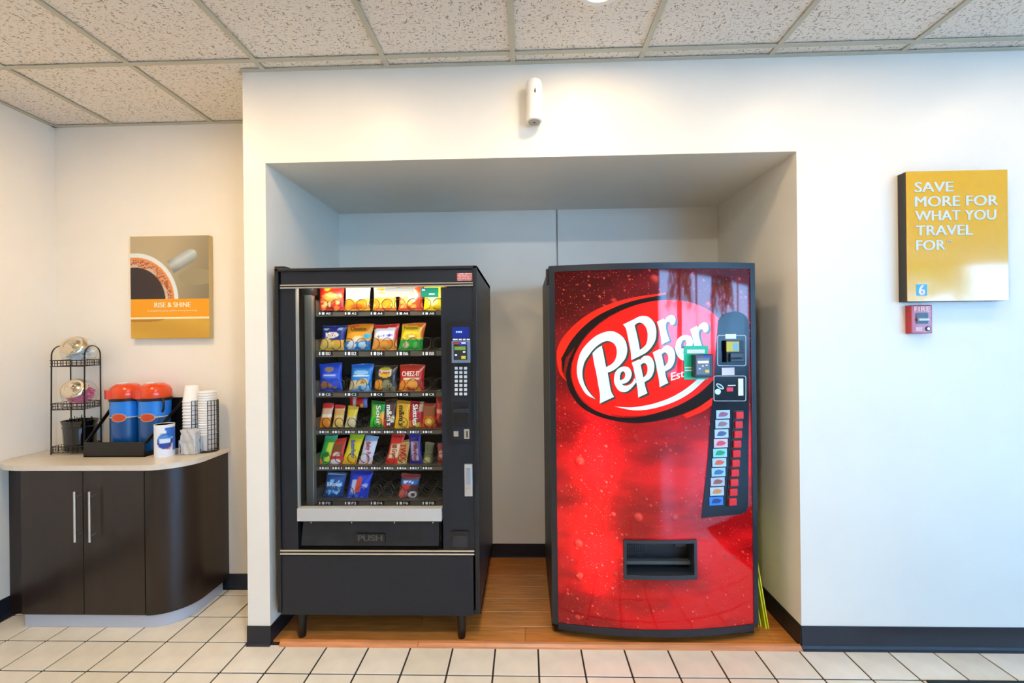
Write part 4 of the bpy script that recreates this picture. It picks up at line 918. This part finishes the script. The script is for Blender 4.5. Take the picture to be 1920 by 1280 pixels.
# --- jars with slanted mouths
M_JAR = glass_mat('jar glass', (.97, .98, .98), .03)
M_LID = mat('polished lid', '#d8cfbd', .16, metal=1)
def slant_jar(z0, packet, label, plabel, seed):
    c = Vector((-2.615, .395, z0)); t = thing('candy_jar', label, 'jar', c, 'glass jars on the wire rack')
    ax = Vector((.22, -.74, .56)).normalized(); R0 = .086
    bm = B(); n = 36; rings = []
    for j in range(17):
        ph = math.pi*j/16; r = R0*math.sin(ph)**.75 if 0 < j < 16 else .0; zz = .079-.079*math.cos(ph)
        rings.append([bm.verts.new((c.x+r*math.cos(2*math.pi*k/n), c.y+r*.9*math.sin(2*math.pi*k/n), c.z+.004+zz)) for k in range(n)] if r else [bm.verts.new((c.x, c.y, c.z+.004+zz))])
    for A, Bv in zip(rings, rings[1:]):
        for k in range(n):
            a0, a1 = A[k % len(A)], A[(k+1) % len(A)]; b0, b1 = Bv[k % len(Bv)], Bv[(k+1) % len(Bv)]
            f = [a0, a1, b1, b0]; f = list(dict.fromkeys(f))
            if len(f) > 2: bm.faces.new(f)
    bmesh.ops.bisect_plane(bm, geom=bm.verts[:]+bm.edges[:]+bm.faces[:], plane_co=c+Vector((0, 0, .083))+ax*.058, plane_no=ax, clear_outer=True)
    finish('jar_body', bm, M_JAR, t, smooth=True)
    o = c+Vector((0, 0, .083))+ax*.06
    bm = B(); lathe(bm, [(.001, .034), (.011, .034), (.014, .026), (.009, .018), (.012, .014), (.024, .014), (.032, .008), (.040, .0075), (.046, .010), (.054, .008), (.061, .002), (.064, -.003), (.062, -.007), (.001, -.007)], 0, 0, 36, cap=False)
    rotm = ax.to_track_quat('Z', 'Y').to_matrix()
    for v in bm.verts: v.co = o+rotm @ v.co
    finish('lid', bm, M_LID, t, smooth=True)
    rnd = random.Random(seed); bm = B()
    for k in range(240):
        for _ in range(50):
            p = Vector((rnd.uniform(-1, 1), rnd.uniform(-1, 1), rnd.uniform(-1, .72)))
            if p.length < .86: break
        ctr = c+Vector((p.x*.074, p.y*.064, .083+p.z*.068))
        if (ctr-o).dot(ax) > -.010: continue
        e = Matrix.Rotation(rnd.uniform(0, 6.3), 3, 'Z') @ Matrix.Rotation(rnd.uniform(-1.3, 1.3), 3, 'X')
        vs_ = [bm.verts.new(ctr+e @ Vector((x, y, z))) for x in (-.013, .013) for y in (-.009, .009) for z in (-.0015, .0015)]
        for f in ((0, 1, 3, 2), (4, 6, 7, 5), (0, 4, 5, 1), (2, 3, 7, 6), (0, 2, 6, 4), (1, 5, 7, 3)): bm.faces.new([vs_[i] for i in f])
    finish('sweetener_packets', bm, packet, kind='stuff', label=plabel, cat='packets')
slant_jar(tiers[0]+.003, mat('white packet', '#e6eef0', .5, var=.15, vscale=80), 'glass jar with chrome lid holding white packets, on the top tier', 'white sugar packets heaped in the upper jar', 3)
slant_jar(tiers[1]+.003, mat('pink packet', '#ee86a6', .5, var=.2, vscale=80), 'glass jar with chrome lid holding pink packets, on the middle tier', 'pink sweetener packets heaped in the lower jar', 5)
# --- stirrer bin
sb = thing('stirrer_bin', 'glossy black round bin of stirrers on the bottom tier of the rack', 'container', (-2.615, .395, tiers[2]+.003))
zb = tiers[2]+.003; hb = at(135, 784, .395).z-zb
M_GB = mat('gloss black plastic', '#0a0a0b', .1, coat=.5)
bm = B(); lathe(bm, [(.001, 0+zb), (.066, zb), (.07, zb+.004), (.076, zb+hb*.72), (.079, zb+hb*.73), (.08, zb+hb*.76), (.076, zb+hb*.78), (.084, zb+hb*.95), (.081, zb+hb*.95), (.072, zb+hb*.76), (.066, zb+.01), (.001, zb+.008)], -2.615, .395, 40, cap=False)
finish('bin_body', bm, M_GB, sb, smooth=True)
rnd = random.Random(2); ST = mat('black stirrer', '#151515', .4)
for k in range(34):
    a, r = rnd.uniform(0, 6.28), .06*math.sqrt(rnd.random()); x, y = -2.615+r*math.cos(a), .395+r*math.sin(a)
    bm = tube(B(), [(x*.35+-2.615*.65, y*.35+.395*.65, zb+.012), (x, y, zb+hb*rnd.uniform(.9, 1.08))], .0019, 5)
    finish('stirrer', bm, ST, label='thin black stirrer standing in the black bin on the rack', cat='stirrer', group='stirrers in the black bin')

# --- airpot stand
st = thing('airpot_stand', 'black metal airpot stand with drip tray, back panel and diagonal braces', 'stand', (-2.27, .38, ZT))
tx0, tx1, ty0, ty1 = -2.468, -2.118, .268, .482; zl = ZT+.083
bm = B(); box(bm, tx0, tx1, ty0, ty1, ZT, ZT+.006); box(bm, tx0, tx1, ty0, ty0+.006, ZT, zl, .002); box(bm, tx0, tx0+.005, ty0, ty1, ZT, zl*.3+ZT*.7); box(bm, tx1-.005, tx1, ty0, ty1, ZT, zl*.3+ZT*.7)
finish('drip_tray', bm, mat('black powder coat', '#17130f', .4), st)
M_PC = mat('black powder coat 2', '#0f0e0d', .4)
zp = at(338, 745, .477).z
pbox('back_panel', st, M_PC, tx0+.0, -2.046, ty1, ty1+.008, ZT, zp, .002)
for xx in (tx0+.004, tx1-.003):
    bm = B(); a, b = Vector((xx, ty0+.012, zl-.006)), Vector((xx+(.068 if xx > -2.3 else .0), ty1, zp-.01)); n_ = (b-a).normalized(); up_ = Vector((0, -n_.z, n_.y)).normalized()*.009
    pts = [a-up_, a+up_, b+up_, b-up_]; l0 = [bm.verts.new(p+Vector((-.003, 0, 0))) for p in pts]; l1 = [bm.verts.new(p+Vector((.003, 0, 0))) for p in pts]
    bm.faces.new(l0); bm.faces.new(l1[::-1])
    for q in range(4): bm.faces.new((l0[q], l0[(q+1) % 4], l1[(q+1) % 4], l1[q]))
    finish('brace', bm, M_PC, st)
# --- airpots
def airpot(x, y, label, hdir):
    z0 = ZT+.008; t = thing('airpot', label, 'airpot', (x, y, z0), 'airpots on the black stand'); r = .078
    zb_, zl_ = at(264, 746, y).z, at(264, 718, y).z; zm = at(264, 779, y).z
    def pcol(zz): return col('#1f7fe0') if zz > zm else col('#0c4a86')
    bm = B(); lay = bm.verts.layers.float_color.new('print'); n = 48
    zs = [z0, z0+.004]+[z0+.01+(zb_-z0-.01)*k/40 for k in range(41)]
    rings = []
    for zz in zs:
        q = r*.97 if zz == z0 else r
        row = []
        for k in range(n):
            v = bm.verts.new((x+q*math.cos(2*math.pi*k/n), y+q*math.sin(2*math.pi*k/n), zz)); v[lay] = (*pcol(zz), 1); row.append(v)
        rings.append(row)
    for A, Bv in zip(rings, rings[1:]):
        for k in range(n): bm.faces.new((A[k], A[(k+1) % n], Bv[(k+1) % n], Bv[k]))
    bm.faces.new(rings[0][::-1]); bm.faces.new(rings[-1])
    finish('body', bm, print_mat('airpot wrap', .25, coat=.4), t, smooth=True)
    bm = B(); lathe(bm, [(r+.001, zb_-.012), (r+.003, zb_-.012), (r+.006, zb_+.004), (r-.002, zb_+.008)], x, y, 40); finish('collar', bm, M_PLASTIC, t, smooth=True)
    # lid: round base, stepped pump head, spout to the left front
    bm = B(); h = zl_-zb_
    lathe(bm, [(r+.004, zb_+.004), (r+.007, zb_+.012), (r+.004, zb_+h*.55), (r-.008, zb_+h*.8), (r-.03, zb_+h*.98), (.002, zb_+h)], x, y, 40)
    d_ = Vector((-.6, -.8, 0)).normalized(); sd = Vector((-d_.y, d_.x, 0))
    def blk(f0, f1, w0, w1, za, zb2):
        c_ = Vector((x, y, 0)); q = [c_+d_*f0-sd*w0, c_+d_*f1-sd*w1, c_+d_*f1+sd*w1, c_+d_*f0+sd*w0]
        vprism(bm, [(p.x, p.y) for p in q], za, zb2)
    blk(.03, r+.018, .05, .03, zb_+.004, zb_+h*.62)
    ld = finish('lid', bm, mat('orange plastic', '#e2450e', .22, coat=.4), t, smooth=True)
    bm = B(); lathe(bm, [(.022, zb_+h*.9), (.024, zb_+h*1.02), (.018, zb_+h*1.06)], x-.016, y-.012, 20); finish('pump_button', bm, mat('white button', '#d8dde0', .35), ld, smooth=True)
    # oval badge and band
    def wrap(name, bm, m, off):
        for v in bm.verts:
            a_ = v.co.x/r-math.pi/2; v.co = Vector((x+(r+off)*math.cos(a_), y+(r+off)*math.sin(a_), v.co.y))
        return finish(name, bm, m, t)
    def strip(x0_, x1_, za, zb2):
        b2 = B(); n2 = 24; A = [b2.verts.new((x0_+(x1_-x0_)*i/n2, za(i/n2), 0)) for i in range(n2+1)]; Bv = [b2.verts.new((x0_+(x1_-x0_)*i/n2, zb2(i/n2), 0)) for i in range(n2+1)]
        for i in range(n2): b2.faces.new((A[i], A[i+1], Bv[i+1], Bv[i]))
        return b2
    wrap('badge_band', strip(-.06, .15, lambda s: zm-.002, lambda s: zm+.003), mat('cream print', '#d6d2a8', .4), .0006)
    for rx, rz, m_, of in ((.039, .024, mat('badge rim', '#e4b071', .4), .0009), (.036, .021, mat('badge orange', '#c8481c', .4), .0013)):
        wrap('badge', strip(.016-rx, .016+rx, lambda s: zm-rz*math.sqrt(max(0, 1-(2*s-1)**2)), lambda s: zm+rz*math.sqrt(max(0, 1-(2*s-1)**2))), m_, of)
    # side handle
    bm = B(); hd = Vector(hdir).normalized()
    tube(bm, [Vector((x, y, zb_-.002))+hd*(r+.002), Vector((x, y, zb_-.02))+hd*(r+.018), Vector((x, y, zb_-.06))+hd*(r+.014), Vector((x, y, zb_-.075))+hd*(r+.001)], .006, 8); finish('handle', bm, M_PLASTIC, t, smooth=True)
p1, p2 = at(238.5, 790, .397).x, at(291, 790, .397).x
airpot(p1, .397, 'blue airpot with orange lid, the left of the pair on the stand', (.5, .86, 0))
airpot(p2, .397, 'blue airpot with orange lid, the right of the pair, behind the creamer canister', (.9, -.43, 0))
# --- creamer canister
p = on_floor(303.5, 856, ZC); cr_ = thing('creamer_canister', 'white and blue creamer canister standing before the right airpot', 'canister', (p.x, p.y+.02, ZT))
cz1 = at(303, 795, p.y+.02).z; r = .048; n = 48
bm = B(); lay = bm.verts.layers.float_color.new('print'); rings = []
def cream_col(a, t):
    s = a*r/.05             # across the front, about -1..1
    if t < .06 or t > .93: return col('#eceef2')
    if t > .62 and s > .1+(.85-t)*1.2: return col('#2a6fd2')
    if ((s-.05)/.75)**2+((t-.5)/.24)**2 < 1:
        if abs(t-.52) < .07 and -.5 < s < .6: return col('#d8e6f4')
        return col('#4a90d8') if t > .55 else col('#24439a')
    if ((s-.35)/.3)**2+((t-.33)/.1)**2 < 1: return col('#e07a4a')
    if t > .2 and s > .75: return col('#3f7cd0')
    return col('#e8ebf2')
for j in range(45):
    t = j/44; row = []
    for k in range(n):
        a = 2*math.pi*k/n; fa = (a+math.radians(52)+math.pi) % (2*math.pi)-math.pi
        v = bm.verts.new((p.x+r*math.cos(a), p.y+.02+r*math.sin(a), ZT+(cz1-ZT)*t)); v[lay] = (*cream_col(fa, t), 1); row.append(v)
    rings.append(row)
for A, Bv in zip(rings, rings[1:]):
    for k in range(n): bm.faces.new((A[k], A[(k+1) % n], Bv[(k+1) % n], Bv[k]))
bm.faces.new(rings[0][::-1]); bm.faces.new(rings[-1])
finish('canister_body', bm, M_PRINT, cr_, smooth=True)
bm = B(); lathe(bm, [(r+.001, cz1-.004), (r+.001, cz1+.002), (r-.003, cz1+.002), (r-.004, cz1)], p.x, p.y+.02, 40); finish('canister_rim', bm, M_WHITE, cr_, smooth=True)
def wrap_letters(txt, m_, x0_, x1_, t0, t1, bold):
    bm, (a, b, c, d) = text_bm(txt, bold)
    for v in bm.verts:
        s_, t_ = (v.co.x-a)/(b-a), (v.co.y-c)/(d-c); an = (x0_+(x1_-x0_)*s_)/r-math.radians(52)
        v.co = Vector((p.x+(r+.0006)*math.cos(an), p.y+.02+(r+.0006)*math.sin(an), ZT+(cz1-ZT)*(t0+(t1-t0)*t_)))
    finish('lettering', bm, m_, cr_)
wrap_letters('Creamer', mat('creamer letters', '#f4f8fc', .4), -.026, .03, .47, .57, .0)
wrap_letters('COFFEE', mat('creamer navy', '#1c2a6a', .4), -.02, .024, .68, .75, .0)
# --- napkins in a wire holder
p = on_floor(352, 853, ZC); nh = thing('napkin_holder', 'small wire holder stuffed with crumpled white napkins beside the creamer', 'napkin holder', (p.x, p.y+.02, ZT))
nz1 = at(352, 803, p.y+.02).z; w = .044
bm = B()
for yy in (-.026, .026): tube(bm, [(p.x-w, p.y+.02+yy, ZT+.003), (p.x-w, p.y+.02+yy, ZT+.085), (p.x+w, p.y+.02+yy, ZT+.085), (p.x+w, p.y+.02+yy, ZT+.003)], .002, 6, closed=True)
for xx in (-w, 0, w): tube(bm, [(p.x+xx, p.y-.006, ZT+.003), (p.x+xx, p.y+.046, ZT+.003)], .002, 6)
finish('wire_frame', bm, M_CHROME, nh, smooth=True)
rnd = random.Random(9)
for k in range(7):
    yk = p.y+.001+k*.0062; bm = B(); nx_, nz_ = 10, 12; g_ = []
    for j in range(nz_+1):
        g_.append([bm.verts.new((p.x+(i/nx_-.5)*2*w*.95+rnd.uniform(-.0025, .0025), yk+.003*math.sin(i*1.3+k*2+j*.8)+rnd.uniform(-.0015, .0015), ZT+.005+(nz1-ZT-.005-rnd.uniform(0, .01))*j/nz_)) for i in range(nx_+1)])
    for j in range(nz_):
        for i in range(nx_): bm.faces.new((g_[j][i], g_[j][i+1], g_[j+1][i+1], g_[j+1][i]))
    bmesh.ops.solidify(bm, geom=bm.faces[:], thickness=.0012)
    finish('napkin', bm, mat('paper napkin', '#fbf8f2', .8), smooth=True, label='crumpled white paper napkin, %s from the front in the small wire holder' % ['first', 'second', 'third', 'fourth', 'fifth', 'sixth', 'last'][k], cat='napkin', group='napkins in the wire holder')
# --- cup stacks in wire cages
M_FOAM = mat('foam cup', '#f4f2ee', .6)
ORD = ['topmost', 'second', 'third', 'fourth', 'fifth', 'sixth', 'seventh', 'eighth', 'ninth', 'tenth', 'eleventh', 'twelfth', 'thirteenth', 'fourteenth', 'fifteenth', 'sixteenth', 'seventeenth', 'lowest']
def cup_stack(x, y, ztop, r_wide, r_narrow, n, hcup, inverted, side, label, cage_label):
    t = thing('cup_holder', cage_label, 'cup holder', (x, y, ZT), 'wire cup holders'); R_ = r_wide+.007
    zc = at(400, 750, y).z
    bm = B(); tube(bm, [(x+R_*math.cos(2*math.pi*k/28), y+R_*math.sin(2*math.pi*k/28), ZT+.004) for k in range(28)], .0035, 6, closed=True)
    tube(bm, [(x-R_, y, ZT+.004), (x+R_, y, ZT+.004)], .002, 6); tube(bm, [(x, y-R_, ZT+.004), (x, y+R_, ZT+.004)], .002, 6); finish('base_ring', bm, M_WIRE, t, smooth=True)
    bm = B(); a0, a1 = -55, 60; m_ = 6
    for k in range(m_+1):
        a_ = math.radians(a0+(a1-a0)*k/m_); tube(bm, [(x+R_*math.cos(a_), y+R_*math.sin(a_), ZT+.004), (x+R_*math.cos(a_), y+R_*math.sin(a_), zc)], .002, 6)
    z = zc; step = (zc-ZT-.02)/10
    for j in range(11):
        tube(bm, [(x+R_*math.cos(math.radians(q)), y+R_*math.sin(math.radians(q)), zc-j*step) for q in range(a0, a1+1, 8)], .0015, 5)
    a_ = math.radians(185); tube(bm, [(x+R_*math.cos(a_), y+R_*math.sin(a_), ZT+.004), (x+R_*math.cos(a_), y+R_*math.sin(a_), zc)], .002, 6)
    finish('cage', bm, M_WIRE, t, smooth=True)
    z0 = ZT+.008; pitch = (ztop-z0-hcup)/(n-1)
    bm = B(); w_ = .0015
    if inverted: prof = [(r_wide, 0), (r_wide+.002, .003), (r_wide+.002, .007), (r_wide, .009), (r_narrow, hcup-.004), (r_narrow-.004, hcup), (.001, hcup), (.001, hcup-w_), (r_narrow-.006, hcup-w_), (r_wide-w_, .003)]
    else: prof = [(.001, 0), (r_narrow-.003, 0), (r_narrow, .003), (r_wide, hcup-.009), (r_wide+.002, hcup-.007), (r_wide+.002, hcup-.002), (r_wide, hcup), (r_wide-w_, hcup-.002), (r_narrow-w_, .004), (.001, .003)]
    lathe(bm, prof, 0, 0, 32, cap=False); me = mesh_of('cup', bm, M_FOAM, True)
    for k in range(n):
        o = bpy.data.objects.new('foam_cup', me); C.objects.link(o); o.location = (x, y, z0+k*pitch); ORG[o.name] = o.location.copy()
        o['category'] = 'cup'; o['group'] = label[1]; rk_ = n-1-k
        o['label'] = label[0] % ORD[rk_]
xa, ya = at(360, 780, .43).x, .43; xb, yb = at(389.5, 780, .40).x, .40
cup_stack(xa, ya, at(359, 722, ya).z, .045, .034, 16, .1, True, 1, ('white foam cup, %s from the top of the upside-down stack by the airpots', 'upside-down foam cups'), 'black wire holder around the taller, left stack of cups')
cup_stack(xb, yb, at(389, 733, yb).z, .046, .033, 18, .1, False, 1, ('white foam cup, %s from the top of the upright stack at the counter end', 'upright foam cups'), 'black wire holder around the right stack of cups')

# ================================================================== THINGS ON THE WALLS
# coffee canvas
kx0, kx1, kz0, kz1 = -2.366, -1.884, 1.516, 2.130; KY = YA-.035
cv = thing('coffee_canvas', 'canvas print of a coffee cup seen from above with an orange caption band', 'picture', ((kx0+kx1)/2, YA-.017, kz0))
pbox('canvas_body', cv, mat('canvas edge', '#c9b27a', .7), kx0, kx1, KY, YA-.001, kz0, kz1, .002)
ASP = (kz1-kz0)/(kx1-kx0)
def mixc(a, b, t): t = min(1, max(0, t)); return tuple(a[i]*(1-t)+b[i]*t for i in range(3))
def canvas(s, t):
    rnd_ = random.random()
    if t < .187: return mixc(col('#d9a93c'), col('#c48f2a'), abs(math.sin(s*2+t*9))*.6) if not (((s-.15)/.28)**2+((t-.19)/.03)**2 < 1) else col('#b07a1e')
    if t < .205: return col('#f3e3b4')
    if t < .385: return col('#f2a007')
    x, y = s, (t-.385)*ASP      # cup centre at lower left
    d = math.hypot((x-.06)/1.0, (y+.02)/1.08)
    if d < .385: return mixc(col('#2c1e1c'), col('#3a2a28'), x*2)
    if d < .40+.02*math.sin(x*30): return col('#cdb49a')
    if d < .475:
        q = math.sin(x*140+y*60+3*math.sin(y*37))*math.sin(y*130-x*50+4*math.sin(x*41))
        return col('#8a3c14') if q > .35 else (col('#d8783a') if q > -.3 else col('#c9a88a'))
    if d < .5: return col('#e08a48')
    if d < .55: return col('#dfe4de')
    # handle
    ang = math.radians(30); hx, hy = x-.53, y-.40; a_, b_ = hx*math.cos(ang)+hy*math.sin(ang), -hx*math.sin(ang)+hy*math.cos(ang)
    hw_ = .085*(1-.2*a_)*(math.sqrt(max(0, 1-((a_-.26)/.1)**2)) if a_ > .26 else 1)
    if -.02 < a_ < .36 and abs(b_) < hw_: return mixc(col('#c9cec9'), col('#7f867f'), abs(b_-.02)/.1+max(0, .1-a_)*3)
    if ((x-.85)/.24)**2+((y-.27)/.1)**2 < 1: return col('#9c8f6e')
    base = mixc(col('#b9a680'), col('#857a60'), (x-.4)*1.3-y*.6+.3)
    return base if y < .78 else mixc(base, col('#bfae86'), .7)
paint_grid('canvas_art', kx0+.001, kx1-.001, kz0+.001, kz1-.001, KY-.0008, 170, 215, canvas, M_PRINT, cv)
W2 = mat('cream lettering', '#f5eccb', .5)
def on_cv(u0, u1, v0, v1): return rect(u0, u1, v0, v1, KY)
letters('lettering', 'RISE & SHINE', W2, cv, *on_cv(290, 358, 566.5, 576), KY-.0014, .025)
letters('lettering', 'Complimentary coffee every morning', W2, cv, *on_cv(277, 370, 580.5, 584.5), KY-.0014, .0)
# yellow slogan sign
gx0_, gx1_, gz0_, gz1_ = 1.764, 2.216, 1.640, 2.238; GY = -.05
sg = thing('slogan_sign', 'yellow box sign with pale slogan lettering on the right wall', 'sign', ((gx0_+gx1_)/2, -.025, gz0_))
pbox('sign_body', sg, mat('sign dark side', '#33302c', .5), gx0_, gx1_, GY+.003, -.0005, gz0_, gz1_)
pbox('sign_face', sg, mat('sign yellow', '#eab21a', .1, spec=.7, coat=.5), gx0_, gx1_, GY, GY+.003, gz0_, gz1_)
W3 = mat('pale sign lettering', '#d5dcd8', .3)
for tx, r_ in (('SAVE', (1714, 1787, 341, 360)), ('MORE FOR', (1714.5, 1871, 367, 386.5)), ('WHAT YOU', (1715, 1867, 394, 413)), ('TRAVEL', (1716, 1824, 422, 441)), ('FOR', (1717, 1772, 450, 469)), ('TM', (1774, 1784, 450, 454))):
    letters('lettering', tx, W3, sg, *rect(*r_, GY), GY-.0002, .022, th=.002)
q = rect(1718, 1738, 533, 554, GY)
lg = pbox('sign_logo', sg, mat('logo blue', '#3aa4d8', .3), q[0], q[1], GY-.0012, GY, q[2], q[3])
q = rect(1722, 1734, 534, 553, GY); letters('logo_numeral', '6', mat('logo pale', '#f0d9d4', .4), lg, *q, GY-.0014, .04)
# fire alarm pull station
fx0, fx1, fz0, fz1 = 1.792, 1.886, 1.492, 1.624; FY = -.036
fa = thing('fire_alarm_pull', 'small red fire alarm pull station below the yellow sign', 'fire alarm', ((fx0+fx1)/2, -.02, fz0))
M_FRED = mat('fire red', '#b51a1e', .25, coat=.3)
pbox('alarm_body', fa, M_FRED, fx0, fx1, FY, -.0005, fz0, fz1, .004)
letters('lettering', 'FIRE', mat('alarm white', '#f0dada', .4), fa, fx0+.012, fx1-.012, fz1-.03, fz1-.008, FY-.0003, .0, th=.0015)
bm = B(); yprism(bm, rrect(fx0+.02, fx1-.02, fz0+.045, fz1-.036, .006), FY-.002, FY); ps = finish('pull_recess', bm, mat('alarm dark', '#39424c', .3), fa)
pbox('pull_bar', fa, mat('alarm pull bar', '#c9ccd2', .25), fx0+.024, fx1-.022, FY-.014, FY-.002, fz0+.058, fz0+.07, .003)
pbox('alarm_label', fa, mat('alarm label', '#e4b4b0', .4), fx0+.018, fx0+.048, FY-.001, FY, fz0+.012, fz0+.03)
bm = B(); disc_y(bm, fx1-.02, fz0+.022, FY-.003, FY, .011, 20); lk = finish('key_lock', bm, M_BLACK, fa)
bm = B(); disc_y(bm, fx1-.02, fz0+.022, FY-.004, FY-.002, .006, 16); finish('key_face', bm, M_CHROME, lk)
# air freshener
ax_, ay_ = .055, -.05; az0, az1 = at(1003, 229, ay_).z, at(1006, 151, ay_).z
af = thing('air_freshener', 'white cylindrical air freshener dispenser on the wall above the niche', 'dispenser', (ax_, -.05, az0))
bm = B(); lathe(bm, [(.028, az0), (.036, az0+.003), (.038, az0+.012), (.036, az0+.08), (.037, az1-.07), (.038, az1-.02), (.033, az1-.005), (.02, az1)], ax_, ay_, 36)
finish('body', bm, M_WHITE, af, smooth=True)
pbox('back_plate', af, M_WHITE, ax_-.03, ax_+.03, -.03, -.0005, az0+.01, az1-.02, .004)
bm = B(); lathe(bm, [(.0285, az0-.0015), (.0285, az0+.001)], ax_, ay_, 28); bc = finish('base_cap', bm, mat('grey cap', '#a8a094', .5), af)
bm = B(); lathe(bm, [(.004, az0-.003), (.004, az0)], ax_, ay_, 12); finish('cap_screw', bm, M_BLACK, bc)
bm = B(); zz = at(1007, 170, ay_-.038).z
for v in yprism(bm, [(0+.0045*math.cos(k*.5236)*(1 if math.sin(k*.5236) < 0 else .7), .008*math.sin(k*.5236)*(1 if math.sin(k*.5236) < 0 else 1.7)) for k in range(12)], -.001, .001).verts: pass
bmesh.ops.translate(bm, verts=bm.verts, vec=(ax_+.004, ay_-.0375, zz)); finish('nozzle', bm, mat('nozzle brown', '#5a4030', .4), af)

# floor mat at the lower right
bm = B(); box(bm, 1.70, 3.2, -1.2, -.199, .001, .010, .003); finish('floor_mat', bm, mat('dark ribbed mat', '#1d2a2e', .8, bump=.4, bscale=120), label='dark entrance mat lying on the tiles at the lower right', cat='floor mat')

# ================================================================== OUTSIDE THE WINDOWS
pbox('pavement', None, mat('warm grey pavement', '#b9b0a2', .8, var=.1, vscale=.4), -30, 45, -70, YB-.13, -.25, -.15, kind='structure', label='pale pavement outside the windows')
def tree(x, y, h, seed, label):
    t = thing('tree', label, 'tree', (x, y, -.15), 'trees outside'); rnd = random.Random(seed)
    bm = B(); tube(bm, [(x, y, -.15), (x+.1, y, h*.4), (x, y, h*.8)], [.22, .15, .05], 10); finish('trunk', bm, mat('bark', '#5a4632', .9, var=.3, vscale=8), t, smooth=True)
    bm = B()
    for k in range(900):
        a, ph, q = rnd.uniform(0, 6.28), rnd.uniform(-1, 1), rnd.random()**.4
        rr_ = h*.24*(1-.35*ph); p_ = Vector((x+rr_*q*math.cos(a), y+rr_*q*math.sin(a), h*.68+h*.32*ph*q)); s_ = rnd.uniform(.15, .34)
        n_ = Vector((rnd.uniform(-1, 1), rnd.uniform(-1, 1), rnd.uniform(-.2, 1))).normalized(); e1 = n_.orthogonal().normalized()*s_; e2 = n_.cross(e1)
        bm.faces.new([bm.verts.new(p_+e1), bm.verts.new(p_+e2*.6), bm.verts.new(p_-e1), bm.verts.new(p_-e2*.6)])
    finish('foliage', bm, mat('leaves', '#5f7a34', .7, var=.3, vscale=2), t, kind='stuff')
tree(20, -22, 8, 1, 'leafy tree outside, farthest to the right beyond the windows'); tree(13, -26, 9, 2, 'taller leafy tree outside, straight beyond the windows')
